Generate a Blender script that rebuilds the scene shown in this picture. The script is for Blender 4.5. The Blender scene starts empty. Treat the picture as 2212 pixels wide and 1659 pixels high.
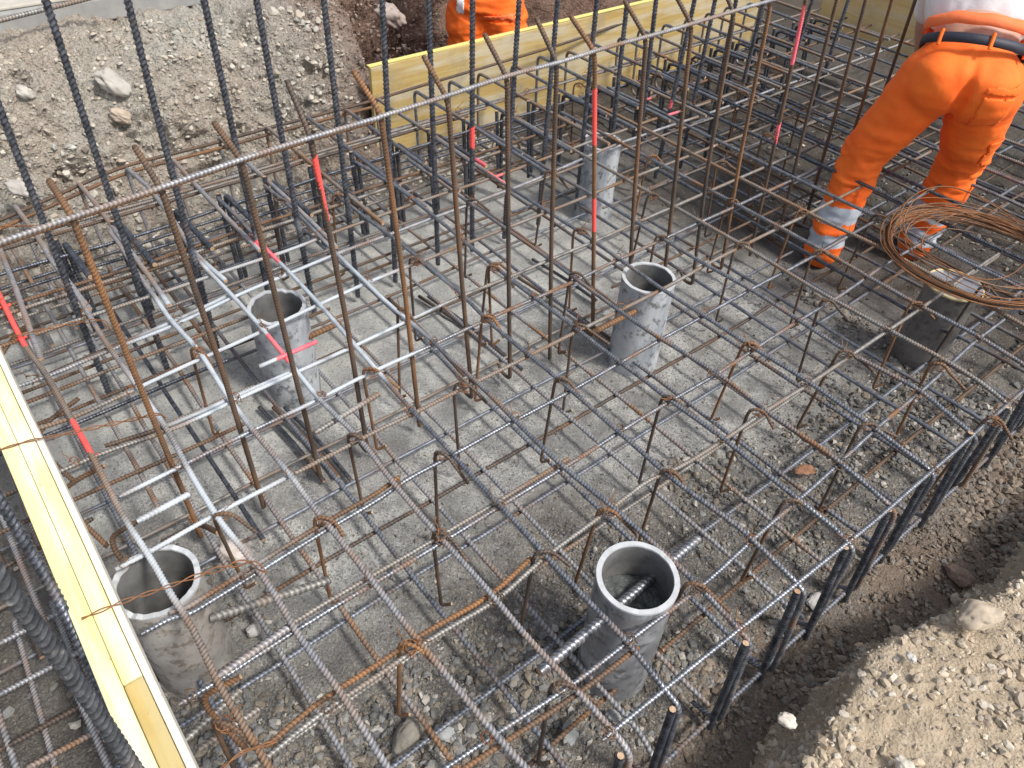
import bpy, bmesh, math, random
import numpy as np
from mathutils import Vector, Matrix, noise as mn

rng = np.random.default_rng(7)
random.seed(7)
SC = bpy.context.scene
COL = SC.collection

# ---------------------------------------------------------------- camera (surveyed from the reinforcement grid)
F = 1616.37
C = np.array([0.0, 0.0, 1.9])
R = np.array([0.6246698, 0.7796350, 0.0442375])
U = np.array([-0.5588169, 0.4067362, 0.7226959])
FW = np.array([-0.5454460, 0.4761670, -0.6897490])
W0, H0 = 2212.0, 1659.0
cam = bpy.data.cameras.new('camera')
cam.sensor_width = 36.0
cam.lens = F / W0 * 36.0
cam.clip_start = 0.02
cam.clip_end = 500
camo = bpy.data.objects.new('camera', cam)
COL.objects.link(camo)
camo.matrix_world = Matrix(((R[0], U[0], -FW[0], C[0]), (R[1], U[1], -FW[1], C[1]), (R[2], U[2], -FW[2], C[2]), (0, 0, 0, 1)))
SC.camera = camo

# ---------------------------------------------------------------- light: thin bright overcast, soft sun
SUN_EL, SUN_AZ = 54.0, 20.0       # azimuth measured from +x towards +y
w = bpy.data.worlds.new('World'); SC.world = w; w.use_nodes = True
nt = w.node_tree; nt.nodes.clear()
sky = nt.nodes.new('ShaderNodeTexSky'); sky.sky_type = 'NISHITA'; sky.sun_disc = False
sky.sun_elevation = math.radians(SUN_EL); sky.sun_rotation = math.radians(90 - SUN_AZ)
sky.air_density = 1.0; sky.dust_density = 3.0; sky.ozone_density = 1.0
hs = nt.nodes.new('ShaderNodeHueSaturation'); hs.inputs['Saturation'].default_value = 0.45
bg = nt.nodes.new('ShaderNodeBackground'); bg.inputs['Strength'].default_value = 0.12
ow = nt.nodes.new('ShaderNodeOutputWorld')
nt.links.new(sky.outputs[0], hs.inputs['Color']); nt.links.new(hs.outputs[0], bg.inputs[0]); nt.links.new(bg.outputs[0], ow.inputs[0])
sl = bpy.data.lights.new('sun', 'SUN'); sl.energy = 2.6; sl.angle = math.radians(10); sl.color = (1.0, 0.94, 0.85)
so = bpy.data.objects.new('sun', sl); COL.objects.link(so)
sd = Vector((math.cos(math.radians(SUN_EL)) * math.cos(math.radians(SUN_AZ)), math.cos(math.radians(SUN_EL)) * math.sin(math.radians(SUN_AZ)), math.sin(math.radians(SUN_EL))))
so.rotation_euler = sd.to_track_quat('Z', 'Y').to_euler()
so.location = (3, 3, 6)
SC.view_settings.view_transform = 'Standard'; SC.view_settings.look = 'None'
SC.view_settings.gamma = 1; SC.view_settings.use_curve_mapping = False
SC.view_settings.exposure = 0.55

# ---------------------------------------------------------------- helpers
def ray(p):
    d = FW * F + R * (p[0] - W0 / 2) - U * (p[1] - H0 / 2)
    return d / np.linalg.norm(d)
def uz(p, z): d = ray(p); return C + d * (z - C[2]) / d[2]
def ux(p, x): d = ray(p); return C + d * (x - C[0]) / d[0]
def uy(p, y): d = ray(p); return C + d * (y - C[1]) / d[1]

ORD = ('first second third fourth fifth sixth seventh eighth ninth tenth eleventh twelfth thirteenth fourteenth fifteenth sixteenth seventeenth eighteenth '
       'nineteenth twentieth twenty-first twenty-second twenty-third twenty-fourth twenty-fifth twenty-sixth twenty-seventh twenty-eighth twenty-ninth thirtieth').split()

def tag(o, label=None, cat=None, group=None, kind=None):
    if label: o['label'] = label
    if cat: o['category'] = cat
    if group: o['group'] = group
    if kind: o['kind'] = kind
    return o

def empty(name, loc=(0, 0, 0)):
    o = bpy.data.objects.new(name, None); COL.objects.link(o); o.location = loc; o.empty_display_size = 0.05
    return o

def link(name, me, parent=None):
    o = bpy.data.objects.new(name, me); COL.objects.link(o)
    if parent is not None: o.parent = parent
    return o

def mk(name, V, faces, mats, parent=None, smooth=True, midx=None, uv=None, col=None, colname='paint', quads=True):
    """mesh from numpy arrays; faces (n,k) array or list"""
    me = bpy.data.meshes.new(name)
    V = np.asarray(V, dtype=np.float32)
    if isinstance(faces, np.ndarray):
        k = faces.shape[1]; n = faces.shape[0]
        me.vertices.add(len(V)); me.vertices.foreach_set('co', V.ravel())
        me.loops.add(n * k); me.loops.foreach_set('vertex_index', faces.ravel().astype(np.int32))
        me.polygons.add(n); me.polygons.foreach_set('loop_start', (np.arange(n) * k).astype(np.int32))
        me.update(calc_edges=True)
    else:
        me.from_pydata([tuple(map(float, v)) for v in V], [], [tuple(f) for f in faces])
    me.polygons.foreach_set('use_smooth', [bool(smooth)] * len(me.polygons))
    if isinstance(mats, (list, tuple)):
        for m in mats: me.materials.append(m)
    else: me.materials.append(mats)
    if midx is not None: me.polygons.foreach_set('material_index', np.asarray(midx, dtype=np.int32))
    if col is not None:
        a = me.color_attributes.new(colname, 'FLOAT_COLOR', 'POINT'); a.data.foreach_set('color', np.asarray(col, dtype=np.float32).ravel())
    me.validate()
    me.update()
    return link(name, me, parent)

# ---- vectorised value noise
def _h(ix, iy, iz, s):
    n = (ix * 374761393 + iy * 668265263 + iz * 2147483647 + s * 974634777) & 0xffffffff
    n = ((n ^ (n >> 13)) * 1274126177) & 0xffffffff
    n = ((n ^ (n >> 16)) * 2246822519) & 0xffffffff
    return ((n ^ (n >> 15)) & 0xffffff) / float(0xffffff)
def vnoise(P, s=0):
    P = np.asarray(P, dtype=float); i = np.floor(P).astype(np.int64); f = P - i; f = f * f * (3 - 2 * f)
    o = 0
    for dx in (0, 1):
        for dy in (0, 1):
            for dz in (0, 1):
                wgt = (f[:, 0] if dx else 1 - f[:, 0]) * (f[:, 1] if dy else 1 - f[:, 1]) * (f[:, 2] if dz else 1 - f[:, 2])
                o = o + wgt * _h(i[:, 0] + dx, i[:, 1] + dy, i[:, 2] + dz, s)
    return o * 2 - 1
def fbm(P, sc, octv=4, s=0, gain=0.5):
    P = np.asarray(P) * sc; a = 1; t = 0; tot = 0
    for k in range(octv):
        t = t + a * vnoise(P * (2.03 ** k) + 17.3 * k, s + k); tot += a; a *= gain
    return t / tot
def cellular(P, s=0):
    """1 - distance to nearest jittered cell point (rounded lumps), plus a cell id value"""
    i = np.floor(P).astype(np.int64); best = np.full(len(P), 9.0); cid = np.zeros(len(P))
    for dx in (-1, 0, 1):
        for dy in (-1, 0, 1):
            for dz in (-1, 0, 1):
                j = i + np.array([dx, dy, dz])
                q = np.stack([j[:, 0] + _h(j[:, 0], j[:, 1], j[:, 2], s + 1), j[:, 1] + _h(j[:, 0], j[:, 1], j[:, 2], s + 2), j[:, 2] + _h(j[:, 0], j[:, 1], j[:, 2], s + 3)], 1)
                d = np.linalg.norm(q - P, axis=1); m = d < best; best = np.where(m, d, best)
                cid = np.where(m, _h(j[:, 0], j[:, 1], j[:, 2], s + 4), cid)
    return best, cid

# ---------------------------------------------------------------- materials
def mat(name):
    m = bpy.data.materials.new(name); m.use_nodes = True; t = m.node_tree
    b = t.nodes['Principled BSDF']
    return m, t, b
def N(t, typ, **kw):
    n = t.nodes.new(typ)
    for k, v in kw.items():
        if k in n.inputs: n.inputs[k].default_value = v
        else: setattr(n, k, v)
    return n
def ramp(t, src, stops):
    r = t.nodes.new('ShaderNodeValToRGB'); cr = r.color_ramp
    while len(cr.elements) > len(stops): cr.elements.remove(cr.elements[-1])
    while len(cr.elements) < len(stops): cr.elements.new(0.5)
    for e, (p, c) in zip(cr.elements, stops): e.position = p; e.color = tuple(c) + (1,) if len(c) == 3 else c
    t.links.new(src, r.inputs[0]); return r
def g(v): return (v, v, v)
def mix(t, fac, a, b, blend='MIX'):
    m = t.nodes.new('ShaderNodeMix'); m.data_type = 'RGBA'; m.blend_type = blend
    for s, v in ((0, fac), (6, a), (7, b)):
        if hasattr(v, 'is_output'): t.links.new(v, m.inputs[s])
        elif s == 0: m.inputs[0].default_value = v
        else: m.inputs[s].default_value = tuple(v) + (1,)
    return m.outputs[2]
def noise(t, co, scale, detail=4, rough=0.55, dist=0.0, out=0):
    n = N(t, 'ShaderNodeTexNoise', Scale=scale, Detail=detail, Roughness=rough, Distortion=dist)
    t.links.new(co, n.inputs['Vector']); return n.outputs[out]
def bump(t, b, h, strength=0.4, dist=0.01, prev=None):
    n = N(t, 'ShaderNodeBump', Strength=strength, Distance=dist); t.links.new(h, n.inputs['Height'])
    if prev is not None: t.links.new(prev, n.inputs['Normal'])
    t.links.new(n.outputs[0], b.inputs['Normal']); return n.outputs[0]
def objco(t):
    return N(t, 'ShaderNodeTexCoord').outputs['Object']
def vary(t, co, amount=37.0):
    oi = N(t, 'ShaderNodeObjectInfo'); s = N(t, 'ShaderNodeVectorMath', operation='SCALE')
    cm = N(t, 'ShaderNodeCombineXYZ')
    for k in range(3): t.links.new(oi.outputs['Random'], cm.inputs[k])
    t.links.new(cm.outputs[0], s.inputs[0]); s.inputs['Scale'].default_value = amount
    a = N(t, 'ShaderNodeVectorMath', operation='ADD'); t.links.new(co, a.inputs[0]); t.links.new(s.outputs[0], a.inputs[1])
    return a.outputs[0], oi.outputs['Random']

def rebar_mat(name, base, base2, rust, rust2, lo, hi, metal=0.55, rough=0.42, mud=0.0, mudlo=0.6):
    m, t, b = mat(name)
    co0 = objco(t); co, rnd = vary(t, co0)
    n1 = noise(t, co, 5.0, 5, 0.6); n2 = noise(t, co, 55, 4, 0.65); n3 = noise(t, co, 260, 2, 0.6)
    basec = mix(t, ramp(t, n2, [(0.35, g(0)), (0.65, g(1))]).outputs[0], base, base2)
    rustc = mix(t, ramp(t, n2, [(0.35, g(0)), (0.7, g(1))]).outputs[0], rust, rust2)
    # rust amount = large patches + per object shift + speckle
    ad = N(t, 'ShaderNodeMath', operation='MULTIPLY_ADD'); t.links.new(rnd, ad.inputs[0]); ad.inputs[1].default_value = 0.16; t.links.new(n1, ad.inputs[2])
    ad2 = N(t, 'ShaderNodeMath', operation='MULTIPLY_ADD'); t.links.new(n2, ad2.inputs[0]); ad2.inputs[1].default_value = 0.35; t.links.new(ad.outputs[0], ad2.inputs[2])
    f = ramp(t, ad2.outputs[0], [(lo, g(0)), (hi, g(1))]).outputs[0]
    c = mix(t, f, basec, rustc)
    if mud > 0:
        mf = ramp(t, n2, [(mudlo, g(0)), (mudlo + 0.12, g(mud))]).outputs[0]
        c = mix(t, mf, c, (0.36, 0.34, 0.32))
    # rib crests coloured brighter than the grooves
    ra = N(t, 'ShaderNodeAttribute', attribute_name='rib'); mrb = N(t, 'ShaderNodeMapRange'); t.links.new(ra.outputs['Fac'], mrb.inputs[0]); mrb.inputs[3].default_value = .74; mrb.inputs[4].default_value = 1.5
    vm = N(t, 'ShaderNodeVectorMath', operation='SCALE'); t.links.new(c, vm.inputs[0]); t.links.new(mrb.outputs[0], vm.inputs['Scale']); c = vm.outputs[0]
    a = N(t, 'ShaderNodeVertexColor', layer_name='paint')
    c = mix(t, a.outputs['Alpha'], c, a.outputs['Color'])
    t.links.new(c, b.inputs['Base Color'])
    # metal only where bare steel shows
    im = N(t, 'ShaderNodeMath', operation='SUBTRACT'); im.inputs[0].default_value = 1.0; t.links.new(f, im.inputs[1])
    im2 = N(t, 'ShaderNodeMath', operation='SUBTRACT'); t.links.new(im.outputs[0], im2.inputs[0]); t.links.new(a.outputs['Alpha'], im2.inputs[1]); im2.use_clamp = True
    im3 = N(t, 'ShaderNodeMath', operation='MULTIPLY'); t.links.new(im2.outputs[0], im3.inputs[0]); im3.inputs[1].default_value = metal
    t.links.new(im3.outputs[0], b.inputs['Metallic'])
    rr = N(t, 'ShaderNodeMapRange'); t.links.new(f, rr.inputs[0]); rr.inputs[3].default_value = rough; rr.inputs[4].default_value = 0.85
    t.links.new(rr.outputs[0], b.inputs['Roughness'])
    # fine relief: oblique ribs (uv) and grain
    uv = N(t, 'ShaderNodeUVMap'); sep = N(t, 'ShaderNodeSeparateXYZ'); t.links.new(uv.outputs[0], sep.inputs[0])
    bump(t, b, n3, 0.35, 0.002)
    return m

M = {}
M['steel'] = rebar_mat('ribbed_steel', (0.125, 0.137, 0.165), (0.28, 0.295, 0.325), (0.26, 0.13, 0.06), (0.12, 0.075, 0.05), 0.80, 0.96, metal=.65, rough=.36, mud=0.12, mudlo=0.62)
M['dusty'] = rebar_mat('dusty_steel', (0.20, 0.21, 0.235), (0.36, 0.36, 0.38), (0.27, 0.15, 0.08), (0.15, 0.10, 0.07), 0.70, 0.92, metal=0.35, rough=0.5, mud=0.4, mudlo=0.54)
M['dark'] = rebar_mat('dark_steel', (0.045, 0.05, 0.062), (0.15, 0.165, 0.20), (0.13, 0.07, 0.045), (0.07, 0.05, 0.04), 0.84, 1.0, metal=0.6, rough=0.38)
M['brown'] = rebar_mat('brown_rusted_steel', (0.105, 0.08, 0.065), (0.06, 0.05, 0.045), (0.20, 0.105, 0.05), (0.12, 0.07, 0.042), 0.62, 0.98, metal=0.25, rough=0.6)
M['rust'] = rebar_mat('orange_rusted_steel', (0.15, 0.09, 0.055), (0.085, 0.06, 0.045), (0.31, 0.15, 0.06), (0.18, 0.09, 0.045), 0.55, 0.95, metal=0.2, rough=0.65)
M['mixed'] = rebar_mat('part_rusted_steel', (0.17, 0.165, 0.16), (0.29, 0.28, 0.265), (0.24, 0.135, 0.07), (0.14, 0.09, 0.06), 0.64, 0.92, metal=0.4, rough=0.5, mud=0.3, mudlo=0.58)
M['bottom'] = rebar_mat('bottom_mat_steel', (0.11, 0.125, 0.155), (0.24, 0.26, 0.31), (0.19, 0.11, 0.065), (0.11, 0.075, 0.05), 0.74, 0.92, metal=0.4, rough=0.48, mud=0.3, mudlo=0.6)
def simple(name, c, rough=0.6, c2=None, sc=30, metal=0, bs=0.2, bd=0.003, bsc=120):
    m, t, b = mat(name); co, _ = vary(t, objco(t))
    n = noise(t, co, sc, 5, 0.6)
    t.links.new(mix(t, ramp(t, n, [(0.35, g(0)), (0.65, g(1))]).outputs[0], c, c2 or c), b.inputs['Base Color'])
    b.inputs['Roughness'].default_value = rough; b.inputs['Metallic'].default_value = metal
    bump(t, b, noise(t, co, bsc, 3), bs, bd)
    return m
M['darkmud'] = rebar_mat('cement_smeared_steel', (0.05, 0.055, 0.065), (0.13, 0.14, 0.16), (0.16, 0.12, 0.09), (0.10, 0.09, 0.08), 0.82, 1.0, metal=.4, rough=.45, mud=.8, mudlo=.60)
M['cut'] = simple('cut_steel', (0.62, 0.46, 0.32), 0.5, (0.45, 0.27, 0.15), 90, 0.3)
M['wire'] = simple('rusty_wire', (0.30, 0.13, 0.05), 0.7, (0.17, 0.085, 0.045), 60, 0.2)
M['wiredark'] = simple('dull_wire', (0.24, 0.15, 0.09), 0.6, (0.14, 0.10, 0.08), 60, 0.3)

# ---------------------------------------------------------------- spray paint and tape marks on the bars: capsules in the place
WHITE, PINK, RED = (0.50, 0.56, 0.62), (0.95, 0.16, 0.20), (0.95, 0.10, 0.09)
PALE = (0.80, 0.45, 0.50)
HT = 0.42
marks = []
def mark(a, b, r, c, s=1.0): marks.append((np.array(a), np.array(b), r, c, s))
XR, XT = -1.5, -2.25
mark(ux((688, 345), XR), ux((717, 462), XR), .018, RED)
mark(ux((1287, 200), XR), ux((1287, 303), XR), .018, RED)
mark(uz((765, 660), .42), uz((772, 712), .30), .03, RED)
mark(ux((1286, 432), -1.5), ux((1284, 489), -1.5), .02, RED)
mark(ux((1729, 22), XR), ux((1708, 130), XR), .02, PINK)
mark(ux((1683, 268), XR), ux((1676, 302), XR), .02, PINK)
mark(ux((1022, 280), XT), ux((1021, 310), XT), .02, RED)
mark(ux((536, 408), -2.0), ux((545, 480), -2.0), .02, RED)
mark(uz((1412, 212), .42), uz((1452, 238), .42), .04, PINK)
mark(uz((1040, 345), .42), uz((1098, 388), .42), .036, PINK, .7)
mark(uz((552, 512), .42), uz((600, 560), .42), .022, PINK, .8)
mark(uz((585, 730), .42), uz((632, 778), .42), .02, PINK, .8)
mark(uz((612, 770), .434), uz((690, 735), .436), .022, PINK)
mark(uz((-5, 630), .42), uz((54, 745), .42), .018, RED)
mark(uz((160, 912), .42), uz((200, 972), .42), .014, RED)
mark(uz((106, 1028), .42), uz((140, 1014), .42), .014, RED)
mark(uz((1575, 352), .42), uz((1606, 340), .42), .02, PINK)
mark(uz((1480, 285), .42), uz((1560, 320), .42), .02, PALE, .5)
def paint_of(V, white=True):
    V = np.asarray(V); col = np.zeros((len(V), 4))
    nz = fbm(V, 9, 3, 5)
    # white overspray round the first pipe and along its neighbours
    for cpx, rad in () if not white else (((620, 690), .43), ((470, 780), .30), ((790, 640), .26), ((470, 1110), .21), ((360, 1190), .18), ((330, 1040), .12)):
        c = uz(cpx, .42); d = np.linalg.norm((V - c) * np.array([1, 1, 1.5]), axis=1)
        f = np.clip((rad * (1 + .35 * nz) - d) / .10, 0, 1) * np.clip((V[:, 2] - .33) / .05, 0, 1) * (V[:, 2] < .48)
        f *= .86 * np.clip(1.05 + .5 * fbm(V, 40, 2, 6), .3, 1)
        m = f > col[:, 3]; col[m, :3] = WHITE; col[m, 3] = f[m]
    for a, b, r, c, s in marks:
        ab = b - a; tt = np.clip(((V - a) @ ab) / (ab @ ab), 0, 1); d = np.linalg.norm(V - (a + tt[:, None] * ab), axis=1)
        f = (d < r) * s; m = f > 0.1
        col[m, :3] = c; col[m, 3] = np.maximum(f[m], col[m, 3])
    return col

# ---------------------------------------------------------------- bars
def resample(P, step, round_r=0.0):
    P = [np.array(p, float) for p in P]
    if round_r > 0 and len(P) > 2:
        Q = [P[0]]
        for i in range(1, len(P) - 1):
            a, b, c = P[i - 1], P[i], P[i + 1]
            la, lc = np.linalg.norm(a - b), np.linalg.norm(c - b)
            k = min(round_r, la * .49, lc * .49)
            p0 = b + (a - b) / la * k; p1 = b + (c - b) / lc * k
            cosang = np.dot((a - b) / la, (c - b) / lc)
            n = 2 if cosang < -.97 else 6
            for s in range(n + 1):
                u = s / n; Q.append((1 - u) ** 2 * p0 + 2 * u * (1 - u) * b + u * u * p1)
        Q.append(P[-1]); P = Q
    P = np.array(P); d = np.linalg.norm(np.diff(P, axis=0), axis=1); keep = np.r_[True, d > 1e-6]; P = P[keep]
    d = np.linalg.norm(np.diff(P, axis=0), axis=1); s = np.r_[0, np.cumsum(d)]
    n = max(2, int(round(s[-1] / step)) + 1); q = np.linspace(0, s[-1], n)
    return np.stack([np.interp(q, s, P[:, k]) for k in range(3)], 1)

RIBK = [None]
def tube(P, r, sides=8, rib=0.0, tilt=0.7, taper=None, phase=0):
    """frame-swept tube; rib: every third ring raised. returns V, quads, caps"""
    n = len(P); T = np.gradient(P, axis=0); T /= np.linalg.norm(T, axis=1)[:, None] + 1e-12
    up = np.array([0.0, 0, 1]) if abs(T[0][2]) < .9 else np.array([1.0, 0, 0])
    A = np.zeros_like(P); a = np.cross(T[0], up); a /= np.linalg.norm(a)
    for i in range(n):
        a = a - T[i] * (a @ T[i]); a /= np.linalg.norm(a) + 1e-12; A[i] = a
    B = np.cross(T, A)
    th = np.arange(sides) / sides * 2 * math.pi
    rad = np.full(n, r) if taper is None else np.asarray(taper)
    rr = rad[:, None] * np.ones((1, sides))
    if rib > 0:
        k = (np.arange(n) + phase) % 3 == 0
        k[0] = k[-1] = False
        rr = rr * (1 - .35 * rib + 1.35 * rib * k[:, None]); RIBK[0] = np.repeat(k.astype(float), sides)
    V = P[:, None, :] + rr[:, :, None] * (np.cos(th)[None, :, None] * A[:, None, :] + np.sin(th)[None, :, None] * B[:, None, :])
    if rib > 0:
        sh = tilt * r * np.cos(th + .6); sh = np.broadcast_to(sh[None, :], (n, sides)).copy(); sh[0] = 0; sh[-1] = 0
        V = V + sh[:, :, None] * T[:, None, :]
    i = np.arange(n - 1)[:, None] * sides; j = np.arange(sides)[None, :]; j2 = (j + 1) % sides
    Q = np.stack([i + j, i + j2, i + sides + j2, i + sides + j], -1).reshape(-1, 4)
    return V.reshape(-1, 3), Q

def bar(name, pts, r, m, parent=None, rib=0.18, sides=8, pitch=None, rr=0.03, cutends=True, wob=0.0):
    pitch = pitch or max(0.0088, r * 1.35)
    step = pitch / 3 if rib > 0 else 0.03
    P = resample(pts, step, rr)
    if wob: 
        P = P + wob * np.stack([fbm(P + 3.1 * random.random(), 2.3, 2, 1), fbm(P, 2.3, 2, 2), fbm(P, 2.3, 2, 3)], 1)
    V, Q = tube(P, r, sides, rib)
    nv = len(V); caps = [list(range(sides))[::-1], list(range(nv - sides, nv))]
    # caps as separate fans of quads/tris: use centre vertices
    c0, c1 = V[:sides].mean(0), V[-sides:].mean(0)
    V = np.vstack([V, V[:sides], V[-sides:nv], c0, c1]) if True else V
    b0 = nv; b1 = nv + sides; k0 = nv + 2 * sides; k1 = k0 + 1
    tri = []
    for s in range(sides):
        s2 = (s + 1) % sides
        tri.append((b0 + s2, b0 + s, k0)); tri.append((b1 + s, b1 + s2, k1))
    me = bpy.data.meshes.new(name)
    nq = len(Q); nt_ = len(tri)
    li = np.concatenate([Q.ravel(), np.array(tri).ravel()]).astype(np.int32)
    me.vertices.add(len(V)); me.vertices.foreach_set('co', V.astype(np.float32).ravel())
    me.loops.add(len(li)); me.loops.foreach_set('vertex_index', li)
    me.polygons.add(nq + nt_)
    me.polygons.foreach_set('loop_start', np.r_[np.arange(nq) * 4, nq * 4 + np.arange(nt_) * 3].astype(np.int32))
    me.update(calc_edges=True)
    sm = np.ones(nq + nt_, dtype=bool); sm[nq:] = False
    me.polygons.foreach_set('use_smooth', sm)
    me.materials.append(m); me.materials.append(M['cut'] if cutends else m)
    mi = np.zeros(nq + nt_, dtype=np.int32); mi[nq:] = 1; me.polygons.foreach_set('material_index', mi)
    a = me.color_attributes.new('paint', 'FLOAT_COLOR', 'POINT'); a.data.foreach_set('color', paint_of(V, name not in ('hook_bar', 'kinked_bar')).astype(np.float32).ravel())
    rk = np.full(len(V), .33)
    if rib > 0: rk[:nv] = RIBK[0]
    at_ = me.attributes.new('rib', 'FLOAT', 'POINT'); at_.data.foreach_set('value', rk.astype(np.float32))
    me.update()
    return link(name, me, parent)

# ---------------------------------------------------------------- ground of the pit
def gravel_mask(V):
    """0 = lean concrete, 1 = loose gravel and soil"""
    n = fbm(V * [1, 1, 0], 2.2, 4, 11)
    x, y = V[:, 0], V[:, 1]
    near = np.clip((x + 1.12 + 0.34 * n - 0.06 * (y - 1.0)) / 0.38, 0, 1)
    far = np.clip((-2.78 + 0.15 * n - x) / 0.18, 0, 1)
    right_ = np.maximum(np.clip((y - 2.7 + 0.4 * n) / 0.5, 0, 1) * np.clip((x + 2.5 + .3 * n) / .4, 0, 1), np.clip((y - 3.2 + .3 * n) / .4, 0, 1))
    left_ = np.clip((-.22 + .1 * n - y) / .12, 0, 1) * .85  # darker soil tone left of the beam, painting in its shade
    front = np.clip((0.32 + 0.2 * n - y) / 0.3, 0, 1) * np.clip((x + 1.75 + .3 * n) / .4, 0, 1) * .8
    patch = np.clip((fbm(V * [1, 1, 0], 1.3, 3, 31) - .38) / .15, 0, 1) * .35
    return np.maximum.reduce([near, far, right_, front, patch, left_])

EDGE = [uz(p, .30)[:2] for p in ((2212, 1225), (2094, 1281), (1967, 1333), (1896, 1386), (1832, 1464), (1776, 1525), (1693, 1659))]
ey = np.array([e[1] for e in EDGE])[::-1]; ex = np.array([e[0] for e in EDGE])[::-1]
def edge_x(y):
    y = np.asarray(y, float)
    base = np.interp(y, np.r_[-3, -.2, ey, 2.6, 4, 12], np.r_[-.12, -.10, ex, .10, .16, .2])
    P = np.stack([y, y * 0, y * 0], -1).reshape(-1, 3)
    return base + .035 * fbm(P, 5, 5, 3, .6).reshape(y.shape)

def pebbly(P2, s, sz, amp):
    d, cid = cellular(P2 / sz, s)
    return amp * np.clip(.62 - d, -.1, 1) * (0.3 + 1.2 * cid)

# pit floor
xs = np.r_[np.arange(-4.9, -3.1, .05), np.arange(-3.1, 0.16, 0.0150)]; ys = np.r_[np.arange(-1.3, 3.6, 0.0150), np.arange(3.6, 6.2, .03)]
GX, GY = np.meshgrid(xs, ys, indexing='ij'); GV = np.stack([GX.ravel(), GY.ravel(), np.zeros(GX.size)], 1)
gm = gravel_mask(GV)
GV[:, 2] = 0.008 * fbm(GV, 3, 4, 2) + .004 * fbm(GV, 28, 3, 67) + gm * (0.022 * fbm(GV, 7, 4, 8) + pebbly(GV, 4, .05, .010) + .010 * fbm(GV, 45, 3, 66) + .008) - .004
dt = np.clip((-3.34 - GV[:, 0]) / .12, 0, 1) * np.clip((GV[:, 1] - 1.95) / .25, 0, 1) * np.clip((4.2 - GV[:, 1]) / .25, 0, 1); GV[:, 2] -= .40 * dt * dt * (3 - 2 * dt)
ni, nj = GX.shape
ii = (np.arange(ni - 1)[:, None] * nj + np.arange(nj - 1)[None, :]).ravel()
GQ = np.stack([ii, ii + nj, ii + nj + 1, ii + 1], 1)
gcol = np.zeros((len(GV), 4)); gcol[:, 0] = gm; gcol[:, 3] = np.maximum(np.clip((GV[:, 1] - 2.6 - .25 * (GV[:, 0] + 1) + .35 * fbm(GV, 2.5, 4, 58)) / .5, 0, 1), np.clip((-.15 - GV[:, 1] + .1 * fbm(GV, 4, 3, 59)) / .12, 0, 1) * .7)  # alpha: damp soil at the far end, beam's shadow painted on the left
gcol[:, 2] = np.clip((-1.45 - GV[:, 0] + .5 * fbm(GV, 2, 4, 55)) / .5, 0, 1) * np.clip((2.9 - GV[:, 1]) / .6, 0, 1)
gcol[:, 1] = np.clip((GV[:, 0] + .34 + .16 * fbm(GV, 4, 3, 88)) / .14, 0, 1)

def soil_nodes(t, co, cols, sc=60):
    """stony soil: fine clods in several colours"""
    v = N(t, 'ShaderNodeTexVoronoi', Scale=sc, Randomness=1.0); t.links.new(co, v.inputs['Vector'])
    sx = N(t, 'ShaderNodeSeparateColor'); t.links.new(v.outputs['Color'], sx.inputs[0])
    c = ramp(t, sx.outputs[0], [(i / max(1, len(cols) - 1), k) for i, k in enumerate(cols)]).outputs[0]
    return c, v.outputs['Distance']

m, t, b = mat('pit_floor'); co = objco(t)
at = N(t, 'ShaderNodeVertexColor', layer_name='mask'); sp = N(t, 'ShaderNodeSeparateColor'); t.links.new(at.outputs[0], sp.inputs[0])
n1 = noise(t, co, 2.6, 5, .6); n2 = noise(t, co, 16, 6, .7); n3 = noise(t, co, 120, 4, .7); n4 = noise(t, co, 340, 2, .7)
conc = mix(t, ramp(t, n1, [(.38, g(0)), (.62, g(1))]).outputs[0], (.26, .26, .25), (.40, .405, .39))
conc = mix(t, ramp(t, n2, [(.46, g(0)), (.64, g(.85))]).outputs[0], conc, (.17, .17, .17))
conc = mix(t, ramp(t, n3, [(.51, g(0)), (.57, g(.85))]).outputs[0], conc, (.10, .098, .095))
conc = mix(t, ramp(t, n4, [(.56, g(0)), (.61, g(.8))]).outputs[0], conc, (.66, .66, .64))
n5 = noise(t, co, 5.5, 5, .7); conc = mix(t, ramp(t, n5, [(.46, g(0)), (.60, g(.6))]).outputs[0], conc, (.13, .13, .125))
soil, vd = soil_nodes(t, co, [(.05, .043, .036), (.12, .105, .09), (.09, .09, .09), (.20, .18, .15), (.06, .052, .045), (.13, .14, .15), (.34, .31, .27)], 150)
soil = mix(t, ramp(t, n2, [(.42, g(0)), (.62, g(.5))]).outputs[0], soil, (.07, .055, .042))
v2, vd2 = soil_nodes(t, co, [(.06, .055, .05), (.16, .145, .125), (.10, .10, .10), (.40, .38, .34)], 330)
soil = mix(t, .4, soil, v2)
soil = mix(t, ramp(t, n3, [(.58, g(0)), (.7, g(.6))]).outputs[0], soil, (.36, .34, .30))
mb = N(t, 'ShaderNodeMath', operation='MULTIPLY'); t.links.new(sp.outputs[2], mb.inputs[0]); mb.inputs[1].default_value = .42
conc = mix(t, mb.outputs[0], conc, mix(t, ramp(t, n3, [(.58, g(0)), (.63, g(.8))]).outputs[0], (.53, .54, .52), (.15, .15, .145)))
brn = mix(t, .6, soil, (.16, .105, .068))
soil = mix(t, sp.outputs[1], soil, brn)
c = mix(t, sp.outputs[0], conc, soil)
wet_and_shade = mix(t, at.outputs['Alpha'], g(1.0), (.42, .39, .37)); c = mix(t, 1.0, c, wet_and_shade, 'MULTIPLY')  # darkens damp far soil and the painted beam shadow
t.links.new(c, b.inputs['Base Color'])
rg = ramp(t, n1, [(.36, g(.45)), (.55, g(.85))]); t.links.new(rg.outputs[0], b.inputs['Roughness'])
nn = bump(t, b, n3, .6, .004); nn = bump(t, b, n2, .35, .01, nn)
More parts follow.
